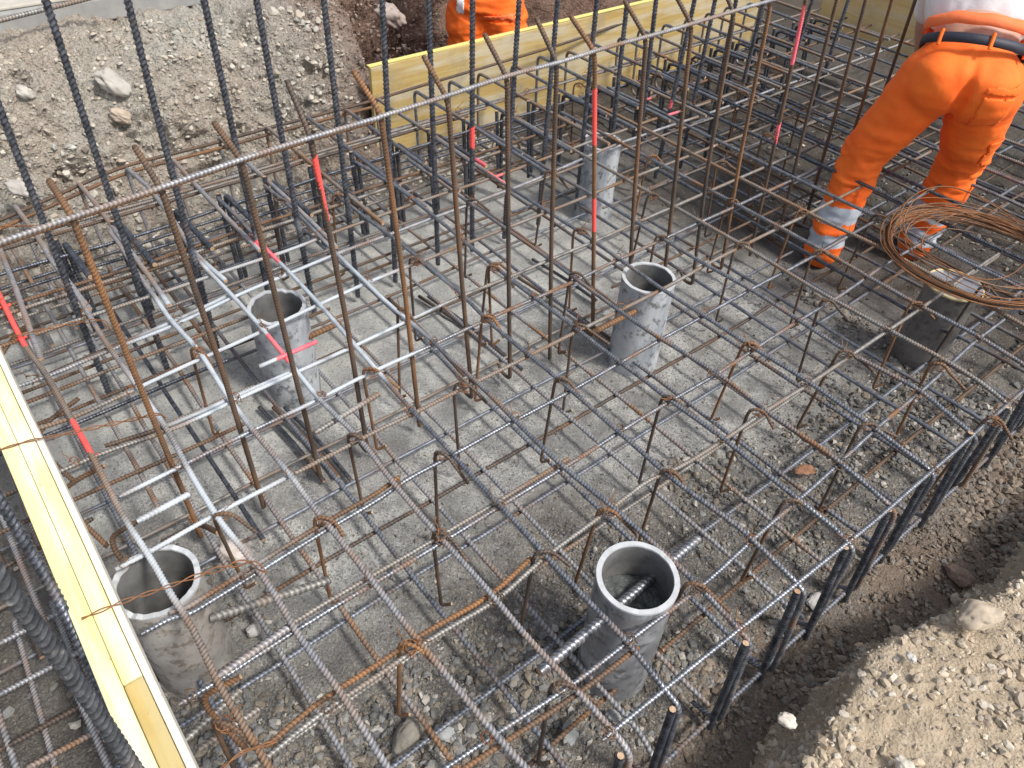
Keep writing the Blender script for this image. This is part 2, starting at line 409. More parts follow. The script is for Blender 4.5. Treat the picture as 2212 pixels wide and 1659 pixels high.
vb = mix(t, sp.outputs[0], g(.0), vd); bump(t, b, vb, .8, .004, nn)
M['floor'] = m
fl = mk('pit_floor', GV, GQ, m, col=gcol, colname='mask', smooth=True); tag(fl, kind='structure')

# excavated bank on the far side (towards -x) with the site level above it
bys = np.r_[np.arange(-1.3, -.6, .04), np.arange(-.5, 2.3, .010), np.arange(2.3, 2.6, .02), np.arange(2.6, 6.2, .04)]
prof = np.array([(-2.98, -.03), (-3.12, .02), (-3.22, .10), (-3.30, .22), (-3.36, .36), (-3.44, .50), (-3.54, .60), (-3.66, .675), (-3.80, .70), (-4.1, .71), (-4.6, .72)])
ps = np.r_[0, np.cumsum(np.linalg.norm(np.diff(prof, axis=0), axis=1))]
q = np.r_[np.arange(0, 1.05, .0095), np.arange(1.05, ps[-1], .03)]
PX = np.interp(q, ps, prof[:, 0]); PZ = np.interp(q, ps, prof[:, 1])
dx = np.gradient(PX); dz = np.gradient(PZ); ln = np.hypot(dx, dz); nx, nz = dz / ln, -dx / ln
nx, nz = np.abs(nx), np.abs(nz)
SX, SY = np.meshgrid(np.arange(len(q)), bys, indexing='ij')
def recess(y): 
    u = np.clip((y - 1.80) / .45, 0, 1); return -(u * u * (3 - 2 * u)) * .95 + .04 * np.sin(y * 5)
V = np.stack([PX[SX.astype(int)] + recess(SY), SY, PZ[SX.astype(int)]], -1).reshape(-1, 3)
uu = np.clip((V[:, 1] - 1.95) / .3, 0, 1) * np.clip((4.3 - V[:, 1]) / .3, 0, 1); V[:, 2] -= .44 * uu * np.clip(1 - V[:, 2] / .6, 0, 1)
k = SX.astype(int).ravel()
fade = np.clip(q[k] / .15, 0, 1)
disp = (.065 * fbm(V, 3.2, 4, 21) + .03 * fbm(V, 11, 4, 23, .6) - .11 * np.clip(fbm(V, 13, 4, 33, .6) - .10, 0, 1) + .020 * fbm(V, 34, 3, 35, .65) + .035 * np.abs(fbm(V, 7, 3, 36)) + pebbly(V, 26, .032, .012)) * (.35 + .65 * fade)
V = V + np.stack([nx[k], 0 * nx[k], nz[k]], 1) * disp[:, None]
ni, nj = SX.shape
ii = (np.arange(ni - 1)[:, None] * nj + np.arange(nj - 1)[None, :]).ravel()
BQ = np.stack([ii, ii + nj, ii + nj + 1, ii + 1], 1)
m, t, b = mat('bank_soil'); co = objco(t)
sep = N(t, 'ShaderNodeSeparateXYZ'); t.links.new(co, sep.inputs[0])
n1 = noise(t, co, 1.7, 4, .6); n2 = noise(t, co, 14, 6, .7); n3 = noise(t, co, 90, 4, .7)
soil, vd = soil_nodes(t, co, [(.36, .31, .255), (.45, .41, .35), (.29, .25, .205), (.52, .49, .43), (.41, .36, .30), (.58, .55, .50)], 75)
soil = mix(t, ramp(t, n2, [(.35, g(0)), (.62, g(.8))]).outputs[0], soil, (.38, .32, .265))
soil = mix(t, ramp(t, n1, [(.40, g(0)), (.60, g(.65))]).outputs[0], soil, (.42, .425, .39))
# reddish brown clay where the bank turns back
mr = N(t, 'ShaderNodeMapRange'); t.links.new(sep.outputs[1], mr.inputs[0]); mr.inputs[1].default_value = 1.25; mr.inputs[2].default_value = 2.1
soil = mix(t, mr.outputs[0], soil, (.20, .125, .095))
soil = mix(t, ramp(t, n3, [(.34, g(.7)), (.46, g(0))]).outputs[0], soil, (.13, .10, .08))  # crevice shade painted as dark flecks in the low relief
soil = mix(t, ramp(t, n3, [(.58, g(0)), (.68, g(.5))]).outputs[0], soil, (.50, .46, .40))
t.links.new(soil, b.inputs['Base Color']); b.inputs['Roughness'].default_value = .95
nn = bump(t, b, n3, 1, .014); nn = bump(t, b, n2, .9, .03, nn); bump(t, b, vd, .7, .01, nn)
M['bank'] = m
o = mk('earth_bank', V, BQ, m); tag(o, kind='structure')

# near bank on the right: dusty tan edge
pr2 = np.array([(-.10, -.03), (-.045, .015), (-.015, .08), (.0, .17), (.008, .26), (.02, .298), (.06, .308), (.3, .325), (.7, .335), (1.3, .34), (2.2, .345)])
ps2 = np.r_[0, np.cumsum(np.linalg.norm(np.diff(pr2, axis=0), axis=1))]
q2 = np.r_[np.arange(0, .95, .0088), np.arange(.95, ps2[-1], .05)]
PX2 = np.interp(q2, ps2, pr2[:, 0]); PZ2 = np.interp(q2, ps2, pr2[:, 1])
dx = np.gradient(PX2); dz = np.gradient(PZ2); ln = np.hypot(dx, dz); nx2, nz2 = -dz / ln, dx / ln
rys = np.r_[np.arange(-1.3, .4, .04), np.arange(.4, 2.3, .0115), np.arange(2.3, 6.2, .04)]
SX, SY = np.meshgrid(np.arange(len(q2)), rys, indexing='ij'); k = SX.astype(int).ravel()
V = np.stack([PX2[SX.astype(int)] + edge_x(SY), SY, PZ2[SX.astype(int)]], -1).reshape(-1, 3)
disp = .014 * fbm(V, 4, 4, 41) + .016 * fbm(V, 14, 4, 43, .6) + .010 * fbm(V, 42, 3, 45) + pebbly(V, 44, .034, .010) * np.clip(fbm(V, 3, 2, 49) + .45, 0, 1)
V = V + np.stack([nx2[k], 0 * nx2[k], nz2[k]], 1) * disp[:, None]
RV = V.reshape(SX.shape + (3,))
ni, nj = SX.shape
ii = (np.arange(ni - 1)[:, None] * nj + np.arange(nj - 1)[None, :]).ravel()
RQ = np.stack([ii, ii + nj, ii + nj + 1, ii + 1], 1)
m, t, b = mat('dusty_soil'); co = objco(t)
n1 = noise(t, co, 3, 4, .6); n2 = noise(t, co, 20, 6, .7); n3 = noise(t, co, 150, 4, .7)
soil, vd = soil_nodes(t, co, [(.42, .335, .235), (.50, .41, .30), (.34, .27, .19), (.56, .48, .37), (.38, .30, .21)], 120)
soil = mix(t, ramp(t, n2, [(.35, g(0)), (.6, g(.8))]).outputs[0], soil, (.40, .325, .235))
soil = mix(t, ramp(t, n3, [(.30, g(.5)), (.44, g(0))]).outputs[0], soil, (.22, .17, .12))
soil = mix(t, ramp(t, n1, [(.45, g(0)), (.65, g(.6))]).outputs[0], soil, (.46, .385, .29))
t.links.new(soil, b.inputs['Base Color']); b.inputs['Roughness'].default_value = .97
nn = bump(t, b, n3, .9, .006); nn = bump(t, b, n2, .6, .015, nn); bump(t, b, vd, .5, .005, nn)
M['tan'] = m
o = mk('near_bank', V, RQ, m); tag(o, kind='structure')

# site level all round, out to the horizon, with the pit left open
def outer_sheet():
    bm = bmesh.new()
    xo, yo = [-60, -4.55, 2.0, 60], [-60, -1.25, 6.15, 60]
    zl, zr = .75, .34
    def z(x, y): return zl if x < -1 else zr
    vv = [[bm.verts.new((x, y, z(x, y))) for y in yo] for x in xo]
    for i in range(3):
        for j in range(3):
            if (i, j) != (1, 1): bm.faces.new((vv[i][j], vv[i + 1][j], vv[i + 1][j + 1], vv[i][j + 1]))
    # closing faces of the pit at its two short ends
    for j in (1, 2):
        a, b2 = vv[1][j], vv[2][j]
        c1 = bm.verts.new((-4.55, yo[j], -.05)); c2 = bm.verts.new((2.0, yo[j], -.05))
        bm.faces.new((a, b2, c2, c1))
    c1 = bm.verts.new((-4.55, -1.25, -.05)); c2 = bm.verts.new((-4.55, 6.15, -.05)); bm.faces.new((vv[1][1], c1, c2, vv[1][2]))
    me = bpy.data.meshes.new('ground'); bm.to_mesh(me); bm.free(); me.materials.append(M['bank'])
    return tag(link('ground', me), kind='structure')
outer_sheet()

# ---------------------------------------------------------------- loose stones
BOX_V = np.array([(-1, -1, -1), (1, -1, -1), (1, 1, -1), (-1, 1, -1), (-1, -1, 1), (1, -1, 1), (1, 1, 1), (-1, 1, 1)]) * .72
BOX_F = np.array([(0, 2, 1), (0, 3, 2), (4, 5, 6), (4, 6, 7), (0, 1, 5), (0, 5, 4), (1, 2, 6), (1, 6, 5), (2, 3, 7), (2, 7, 6), (3, 0, 4), (3, 4, 7)])
def rotm(n):
    q = rng.normal(size=(n, 4)); q /= np.linalg.norm(q, axis=1)[:, None]; w_, x, y, z = q.T
    return np.stack([np.stack([1 - 2 * (y * y + z * z), 2 * (x * y - z * w_), 2 * (x * z + y * w_)], 1), np.stack([2 * (x * y + z * w_), 1 - 2 * (x * x + z * z), 2 * (y * z - x * w_)], 1), np.stack([2 * (x * z - y * w_), 2 * (y * z + x * w_), 1 - 2 * (x * x + y * y)], 1)], 1)
m, t, b = mat('stone'); at = N(t, 'ShaderNodeVertexColor', layer_name='tone'); co = objco(t)
n2 = noise(t, co, 180, 4, .6)
t.links.new(mix(t, ramp(t, n2, [(.3, g(0)), (.75, g(.55))]).outputs[0], at.outputs[0], (.36, .33, .29)), b.inputs['Base Color'])
b.inputs['Roughness'].default_value = .85; bump(t, b, n2, .4, .002)
M['stone'] = m
OCT_V = np.array([(1, 0, 0), (-1, 0, 0), (0, 1, 0), (0, -1, 0), (0, 0, 1), (0, 0, -1.0)])
ph_ = (1 + 5 ** .5) / 2
ICO_V = np.array([(-1, ph_, 0), (1, ph_, 0), (-1, -ph_, 0), (1, -ph_, 0), (0, -1, ph_), (0, 1, ph_), (0, -1, -ph_), (0, 1, -ph_), (ph_, 0, -1), (ph_, 0, 1), (-ph_, 0, -1), (-ph_, 0, 1)]) / math.sqrt(1 + ph_ * ph_)
ICO_F = np.array([(0, 11, 5), (0, 5, 1), (0, 1, 7), (0, 7, 10), (0, 10, 11), (1, 5, 9), (5, 11, 4), (11, 10, 2), (10, 7, 6), (7, 1, 8), (3, 9, 4), (3, 4, 2), (3, 2, 6), (3, 6, 8), (3, 8, 9), (4, 9, 5), (2, 4, 11), (6, 2, 10), (8, 6, 7), (9, 8, 1)])
OCT_F = np.array([(0, 2, 4), (2, 1, 4), (1, 3, 4), (3, 0, 4), (2, 0, 5), (1, 2, 5), (3, 1, 5), (0, 3, 5)])
def stones(name, P, size, palette, flat=.65):
    big = size > .0088
    for sel, bv, bf in ((big, ICO_V, ICO_F), (~big, OCT_V * 1.05, OCT_F)):
        if sel.sum(): stone_mass(name, P[sel], size[sel], palette, flat, bv, bf)
def stone_mass(name, P, size, palette, flat, BOX_V, BOX_F):
    n = len(P); m_ = len(BOX_V)
    base = BOX_V[None] * (1 + rng.uniform(-.36, .24, (n, m_, 3)))
    top_ = BOX_V[:, 2] > 0; base[:, top_, :2] *= rng.uniform(.45, .95, (n, 1, 1)); base[:, :, 0] += rng.uniform(-.35, .35, (n, 1)) * base[:, :, 1]
    base = base * np.stack([np.ones(n), rng.uniform(.55, 1, n), rng.uniform(flat * .4, flat * 1.1, n)], 1)[:, None, :]
    Rm = rotm(n)
    # mostly lying: blend small tilts
    yaw = rng.uniform(0, 6.283, n); cy, sy = np.cos(yaw), np.sin(yaw)
    Ry = np.zeros((n, 3, 3)); Ry[:, 0, 0] = cy; Ry[:, 0, 1] = -sy; Ry[:, 1, 0] = sy; Ry[:, 1, 1] = cy; Ry[:, 2, 2] = 1
    lie = rng.random(n) < .6; Rm[lie] = Ry[lie]
    V = np.einsum('nij,nkj->nki', Rm, base) * size[:, None, None] + P[:, None, :]
    Fc = (BOX_F[None] + (np.arange(n) * m_)[:, None, None]).reshape(-1, 3)
    pal = np.array(palette)[rng.integers(0, len(palette), n)] * rng.uniform(.75, 1.2, (n, 1))
    col = np.concatenate([np.repeat(pal, m_, axis=0), np.ones((n * m_, 1))], 1)
    o = mk(name, V.reshape(-1, 3), Fc, M['stone'], smooth=False, col=col, colname='tone')
    return tag(o, kind='stuff')
def sizes(n, lo, hi, p=3.0): return lo + (hi - lo) * rng.random(n) ** p
SLATE = [(.09, .10, .11), (.14, .15, .16), (.07, .08, .09), (.19, .20, .205), (.12, .105, .085), (.17, .145, .11), (.25, .215, .165), (.42, .40, .37), (.10, .08, .06), (.11, .12, .13)]
TAN = [(.45, .37, .26), (.55, .47, .36), (.38, .31, .23), (.60, .54, .45), (.48, .38, .27), (.32, .27, .21)]
BANKP = [(.40, .35, .29), (.48, .44, .38), (.33, .285, .235), (.56, .53, .47), (.38, .38, .34), (.44, .38, .31)]
def ground_z(P):
    gmv = gravel_mask(P)
    return 0.008 * fbm(P * [1, 1, 0], 3, 4, 2) + gmv * (0.022 * fbm(P * [1, 1, 0], 7, 4, 8) + .008) - .004, gmv
na, nb = 78000, 16000
P = np.stack([np.r_[rng.uniform(-1.45, .02, na), rng.uniform(-2.6, .02, nb)], np.r_[rng.uniform(-.1, 2.75, na), rng.uniform(-.5, 4.4, nb)], np.zeros(na + nb)], 1)
n = na + nb
near = np.ones(n, bool)
P = P[near]; z, gmv = ground_z(P); keep = rng.random(len(P)) < gmv * .85 + .13; P = P[keep]; P[:, 2] = z[keep]
clean = gmv[keep] < .25; clump = fbm(P, 3.2, 3, 77) - 1.0 * clean; s = sizes(len(P), .0022, .0150, 5.0) * np.clip(1 + 1.1 * clump, .5, 1.9); P[:, 2] += s * .35
tr_ = P[:, 0] > -.30 + .12 * fbm(P, 4, 3, 88)
stones('gravel', P[~tr_], s[~tr_], SLATE)
stones('gravel', P[tr_], s[tr_], [(.15, .105, .07), (.10, .07, .045), (.20, .15, .11), (.14, .13, .12), (.26, .21, .16), (.09, .06, .04)])
n = 9000
P = np.stack([rng.uniform(-3.2, -2.6, n), rng.uniform(-.9, 2.6, n), np.zeros(n)], 1); z, gmv = ground_z(P); k2 = rng.random(n) < gmv; P = P[k2]; P[:, 2] = z[k2]
s = sizes(len(P), .003, .022, 3.2); stones('gravel', P, s, BANKP)
# stones bedded in the far bank, kept as one mass
fbx = fl  # floor already linked
n = 13000
kk = rng.integers(2, 112, n); yy = rng.uniform(-.5, 2.9, n)
P = np.stack([PX[kk] + recess(yy) + nx[kk] * .0, yy, PZ[kk]], 1)
P = P + np.stack([nx[kk], 0 * yy, nz[kk]], 1) * (.065 * fbm(P, 3.2, 4, 21) + .03 * fbm(P, 11, 4, 23, .6) - .11 * np.clip(fbm(P, 13, 4, 33, .6) - .10, 0, 1) + .020 * fbm(P, 34, 3, 35, .65) + .035 * np.abs(fbm(P, 7, 3, 36)) + .004)[:, None]
s = sizes(n, .0035, .021, 7) * np.clip(1 + .9 * fbm(P, 2.5, 3, 71), .5, 1.9)
dk = P[:, 1] > 1.75
stones('bank_stones', P[~dk], s[~dk], BANKP, flat=.85)
stones('bank_stones', P[dk], s[dk], [(.20, .13, .10), (.26, .20, .17), (.15, .09, .07)], flat=.85)
n = 22000
i_ = rng.integers(4, 108, n); j_ = np.searchsorted(rys, rng.uniform(.35, 2.4, n))
P = RV[i_, j_]; s = sizes(n, .0018, .0145, 5.0) * np.clip(1 + 1.1 * fbm(P, 4.5, 3, 61), .45, 2.2); P = P + np.stack([0 * s, 0 * s, s * .2], 1)
stones('bank_stones', P, s, TAN)

# larger stones, one by one
def rock(px, zc, size, colr, label, flat=.6, xplane=None, seed=1):
    bm = bmesh.new(); bmesh.ops.create_icosphere(bm, subdivisions=4, radius=1)
    Vv = np.array([v.co[:] for v in bm.verts])
    dn = fbm(Vv + seed * 7.7, 1.1, 3, seed) * .55 + fbm(Vv + seed, 4, 4, seed + 3, .6) * .22
    Vv = Vv * (1 + dn)[:, None] * np.array([size, size * .72, size * flat])
    for v, c_ in zip(bm.verts, Vv): v.co = c_
    me = bpy.data.meshes.new('stone'); bm.to_mesh(me); bm.free(); me.polygons.foreach_set('use_smooth', [True] * len(me.polygons))
    me.materials.append(M['stone']); a = me.color_attributes.new('tone', 'FLOAT_COLOR', 'POINT')
    nz_ = fbm(Vv / size, 2.5, 3, seed)[:, None]
    a.data.foreach_set('color', np.concatenate([np.array([colr]) * (1 + .3 * nz_), np.ones((len(Vv), 1))], 1).astype(np.float32).ravel())
    o = link('stone', me); o.location = ux(px, xplane) if xplane is not None else uz(px, zc)
    o.rotation_euler = (0.3 * random.random(), 0.3 * random.random() if xplane is None else .7, random.random() * 6 if xplane is None else 1.5)
    return tag(o, label, 'stone', 'larger loose stones')
rock((248, 182), 0, .075, (.42, .40, .37), 'big pale grey boulder sticking out of the far earth bank', .5, -3.47, 3)
rock((845, 35), 0, .10, (.33, .27, .25), 'tall smooth reddish grey boulder in the brown corner of the earth bank', .6, -4.02, 5)
rock((50, 410), 0, .05, (.42, .40, .38), 'white cracked stone low in the earth bank at the left', .6, -3.17, 6)
rock((262, 250), 0, .045, (.45, .36, .28), 'tan rounded stone in the bank just below the big pale boulder', .6, -3.40, 7)
rock((52, 200), 0, .032, (.44, .42, .38), 'small whitish stone left of the big pale boulder', .6, -3.46, 8)
rock((2075, 1245), .03, .036, (.17, .10, .07), 'dark red brown stone lying in the trench below the tan edge', .55, None, 9)
rock((1972, 1430), .02, .022, (.30, .29, .26), 'upright grey green slate piece standing in the trench', .6, None, 10)
rock((1760, 1300), .02, .030, (.44, .44, .44), 'pale grey flat slate between the bent bar ends', .25, None, 11)
rock((1325, 1545), .03, .022, (.26, .29, .31), 'dark slate pebble against the foot of the front pipe', .5, None, 12)
rock((1230, 1585), .03, .028, (.25, .28, .30), 'oval bluish slate lying left of the front pipe foot', .4, None, 13)
rock((880, 1590), .02, .045, (.28, .26, .22), 'rough brown lump of concrete under the lowest crossbars', .55, None, 14)
rock((960, 1585), .02, .028, (.30, .33, .35), 'small blue grey stone beside the rough concrete lump', .5, None, 15)
rock((505, 1190), .03, .050, (.52, .46, .45), 'pinkish white rounded stone beside the pipe by the yellow beam', .8, None, 16)
rock((548, 1362), .02, .022, (.50, .50, .49), 'small white stone right of the pipe by the yellow beam', .6, None, 17)
rock((1700, 1558), .335, .020, (.62, .57, .50), 'white pebble near the edge of the tan bank', .6, None, 18)
rock((1968, 1420), .335, .012, (.62, .60, .57), 'tiny white pebble high on the tan bank', .6, None, 19)
rock((1952, 1655), .335, .022, (.60, .56, .48), 'white rounded stone at the very front of the tan bank', .6, None, 20)
rock((2120, 1330), .36, .045, (.44, .36, .27), 'broad tan boulder capping the upper part of the tan bank', .5, None, 21)

# ---------------------------------------------------------------- reinforcement cage
def up(px, z=HT): return [uz(p, z) for p in px]
yk = [.564, .731, .948, 1.147, 1.346, 1.535, 1.732, 1.963, 2.164, 2.375] + [2.57 + .195 * i for i in range(12)]
NM = len(yk)
near_px = {
 -3: [(-30, 585), (0, 640), (54, 745), (105, 815), (142, 886), (199, 988), (225, 1037), (270, 1119), (322, 1198), (375, 1292), (424, 1359), (472, 1468), (525, 1562), (581, 1659), (640, 1760)],
 -2: [(144, 604), (175, 643), (232, 744), (292, 830), (367, 939), (420, 1037), (480, 1131), (547, 1209), (600, 1284), (649, 1371), (742, 1502), (829, 1652), (880, 1720)],
 -1: [(232, 499), (262, 534), (291, 577), (341, 645), (364, 680), (424, 751), (487, 849), (544, 924), (637, 1033), (691, 1105), (815, 1262), (901, 1374), (1017, 1521), (1070, 1585), (1137, 1659), (1190, 1715)],
 0: [(420, 549), (494, 630), (562, 706), (637, 796), (691, 864), (781, 950), (848, 1037), (980, 1187), (1081, 1303), (1133, 1367), (1246, 1487), (1318, 1566)],
 1: [(468, 427), (510, 468), (564, 527), (617, 582), (675, 646), (765, 747), (875, 872), (980, 984), (1088, 1098), (1186, 1206), (1366, 1390), (1437, 1480)],
 2: [(569, 400), (630, 451), (687, 507), (728, 551), (783, 606), (829, 652), (935, 740), (1028, 826), (1111, 909), (1227, 1018), (1336, 1104), (1508, 1258), (1603, 1353)],
 3: [(650, 335), (740, 418), (818, 491), (901, 555), (1002, 643), (1051, 691), (1190, 804), (1336, 935), (1460, 1041), (1603, 1141), (1723, 1250)],
 4: [(770, 330), (860, 405), (931, 461), (1010, 527), (1103, 605), (1250, 710), (1441, 864), (1566, 950), (1720, 1074), (1813, 1141), (1836, 1164)],
 5: [(1382, 699), (1419, 725), (1577, 826), (1652, 886), (1806, 988), (1922, 1078)],
 6: [(1382, 586), (1423, 616), (1521, 680), (1629, 751), (1742, 819), (1888, 920), (2012, 1002)],
 7: [(1449, 526), (1524, 571), (1629, 628), (1832, 759), (1989, 841), (2108, 930)],
 8: [(1592, 526), (1652, 560), (1802, 646), (1918, 710), (2042, 778), (2117, 819), (2178, 862)],
 9: [(1776, 541), (1982, 658), (2102, 718), (2211, 778)],
}
far_px = {
 -3: [(-30, 470), (0, 541), (37, 631), (90, 778)],
 -2: [(26, 440), (77, 508), (116, 571), (144, 604), (196, 668)],
 -1: [(165, 390), (210, 448), (258, 514), (282, 542), (324, 597), (367, 658)],
 0: [(270, 360), (322, 409), (366, 466), (420, 545), (489, 607)],
 1: [(371, 341), (411, 389), (499, 481), (560, 540)],
 2: [(469, 292), (534, 352), (619, 429), (687, 494), (726, 534)],
}
GL = 'lengthwise bars of the top mat'
def jit(a): return random.uniform(-a, a)
for k in range(-3, NM):
    kind = {-3: 'mixed', -2: 'dusty', -1: 'dusty', 0: 'dusty', 1: 'steel', 2: 'steel'}.get(k, 'steel' if k < 8 else random.choice(['steel', 'dark', 'steel', 'mixed']))
    n_ = k + 3
    y = yk[k] if k >= 0 else {-1: .37, -2: .16, -3: -.04}[k]
    pts = up(near_px[k]) if k in near_px else [np.array([-.5, y, HT]), np.array([-.29, y, HT])]
    if k >= 3:
        pts = [p for p in pts if p[0] > -2.3]
        pts = [np.array([-2.52 + jit(.06), y - .02, HT])] + pts
    last = pts[-1]
    if k >= 0:
        if k >= 9: last = np.array([-.27, y, HT]); pts.append(last)
        # bends down at the near end and turns back along the floor
        tip = np.array([-.245, last[1] + .004, HT - .030])
        pts = [p - np.array([0, 0, .016 * max(0, (p[0] + .42) / .17)]) if p[0] > -.42 else p for p in pts]
        pts += [tip, np.array([-.225 + jit(.01), last[1] - .015 + jit(.01), .05]), np.array([-.30, last[1] - .02, .035])]
    o = bar('top_bar', pts, .0067 if k >= 0 else .0071, M[kind], sides=8 if k < 5 else 6, rr=.05, wob=.007)
    tag(o, 'ribbed %s lengthwise bar on top of the cage, %s from the yellow beam' % ('whitewashed' if k in (-1, 0) else 'grey', ORD[n_]), 'rebar', GL)
    if k >= 0:
        y0 = last[1] - .0165
        o = bar('starter_bar', [(-.258 + jit(.006), y0, HT - .012 + jit(.012)), (-.235 + jit(.01), y0 - .012, .02)], .0078, M['dark'], rr=.05)
        tag(o, 'dark cut upright bar tied beside the bent end of the %s lengthwise bar' % ORD[n_], 'rebar', 'dark cut bars standing along the open end of the cage')
    # far piece with its hook down to the floor
    if k >= -3:
        fy = {3: 1.17, 4: 1.36, 5: 1.54, 6: 1.72, 7: 1.92, 8: 2.13, 9: 2.31}.get(k, y - .05)
        fp = up(far_px[k]) if k in far_px else [np.array([-3.06 + jit(.02), fy, HT]), np.array([-2.1 + jit(.06), fy, HT])]
        s0 = fp[0]
        fp = [np.array([s0[0] + .02 + .3, s0[1], .05]), np.array([s0[0] + .02, s0[1], .05]), np.array([s0[0], s0[1], HT])] + fp[1:]
        o = bar('top_bar', fp, .0075, M['dusty' if k < 3 else ('steel' if k % 3 else 'mixed')], rr=.04, wob=.005)
        tag(o, 'grey lap bar bent down at the bank end, %s from the yellow beam' % ORD[n_], 'rebar', 'far lap bars of the top mat')

# crosswise bars of the top mat
cross = [
 ([(1300, 1598), (1446, 1476), (1614, 1341), (1731, 1251), (1843, 1161), (1937, 1086), (2035, 1000), (2130, 915)], 'steel', None),
 ([(900, 1700), (961, 1659), (1081, 1581), (1242, 1476), (1358, 1386), (1508, 1277), (1626, 1164), (1712, 1093), (1806, 1010), (1892, 924), (1990, 845), (2057, 781), (2117, 729)], 'steel', 'rust'),
 ([(500, 1690), (574, 1637), (691, 1539), (829, 1450), (916, 1389), (1081, 1296), (1167, 1213), (1306, 1112), (1403, 1037), (1464, 1014), (1566, 950), (1652, 886), (1742, 834), (1828, 774), (1915, 714), (1982, 669)], 'mixed', 'rust'),
 ([(390, 1521), (465, 1476), (634, 1363), (806, 1262), (954, 1172), (1096, 1086), (1246, 995), (1343, 931), (1441, 871), (1540, 815), (1622, 759), (1720, 695), (1813, 639), (1900, 579)], 'steel', 'mixed'),
 ([(307, 1369), (375, 1333), (412, 1326), (577, 1224), (694, 1149), (829, 1071), (875, 1037), (972, 988), (1115, 909), (1227, 849), (1329, 789), (1434, 729), (1524, 680), (1622, 624), (1712, 579)], 'steel', 'rust'),
 ([(251, 1230), (326, 1191), (469, 1108), (634, 1025), (829, 924), (886, 898), (1028, 826), (1238, 721), (1422, 628), (1508, 579)], 'mixed', None),
 ([(259, 1074), (397, 1006), (544, 931), (694, 862), (796, 808), (927, 751), (1043, 695), (1238, 609), (1328, 564)], 'steel', None),
 ([(106, 1028), (225, 975), (386, 924), (499, 868), (637, 808), (762, 751), (893, 688), (1006, 635), (1103, 598), (1197, 556), (1283, 523)], 'mixed', 'brown'),
 ([(71, 926), (161, 898), (277, 845), (424, 778), (555, 721), (671, 667), (750, 632), (829, 597), (946, 549)], 'mixed', None),
 ([(34, 838), (112, 812), (232, 759), (367, 706), (494, 645), (612, 595), (726, 547), (856, 502), (980, 454), (1070, 420), (1186, 375), (1276, 337), (1347, 307)], 'dusty', 'brown'),
]
n_ = 0
GC = 'crosswise bars of the top mat'
for px, kind, comp in cross:
    pts = [uz(p, HT - .0145) for p in px]
    xl = pts[-1][0]; pts = pts + [np.array([xl * .5 + .5 * pts[-2][0], yy, HT - .0145]) for yy in (pts[-1][1] + .5, 4.85)]
    o = bar('cross_bar', pts, .0058, M[kind], rr=.1, wob=.005, sides=7)
    tag(o, 'ribbed crosswise bar crossing under the lengthwise bars, %s from the open near end' % ORD[n_], 'rebar', GC)
    if comp:
        off = np.array([-.022, 0, -.006]) if n_ != 1 else np.array([.02, 0, -.004])
        pc = [p + off + np.array([jit(.003), jit(.01), 0]) for p in pts[1:7 if n_ in (2, 3, 4) else 5]]
        o = bar('cross_bar', pc, .0057, M[comp], rr=.1)
        tag(o, 'short rusty bar lying against the %s crosswise bar from the open near end' % ORD[n_], 'rebar', 'rusty lap bars beside the crosswise bars')
    n_ += 1
for xi, kind, comp in ((-2.18, 'mixed', None), (-2.37, 'brown', 'mixed'), (-2.56, 'dark', None), (-2.75, 'mixed', 'brown')):
    pts = [np.array([xi + jit(.01), yy, HT - .015]) for yy in (-.45, .8, 2.0, 3.3, 4.85)]
    o = bar('cross_bar', pts, .0058, M[kind], rr=.1, wob=.008, sides=6)
    tag(o, 'ribbed crosswise bar crossing under the lengthwise bars, %s from the open near end' % ORD[n_], 'rebar', GC)
    if comp:
        o = bar('cross_bar', [p + [.02, 0, -.012] for p in pts[:3]], .006, M[comp], rr=.1, wob=.006)
        tag(o, 'short rusty bar lying against the %s crosswise bar from the open near end' % ORD[n_], 'rebar', 'rusty lap bars beside the crosswise bars')
    n_ += 1
fx = up([(-60, 500), (0, 476), (262, 360), (472, 307), (562, 281), (795, 221), (890, 191), (1058, 142), (1231, 90), (1347, 49)], HT - .015)
o = bar('edge_bar', fx + [np.array([fx[-1][0], 4.85, HT - .015])], .0065, M['brown'], rr=.1)
tag(o, 'long rusty edge bar tied along the far ends beside the earth bank', 'rebar', 'edge bars by the earth bank')
o = bar('edge_bar', [p + [.028, .0, -.014] for p in fx[:6]], .0065, M['rust'], rr=.1)
tag(o, 'shorter orange rusty edge bar doubling the far edge at the left', 'rebar', 'edge bars by the earth bank')
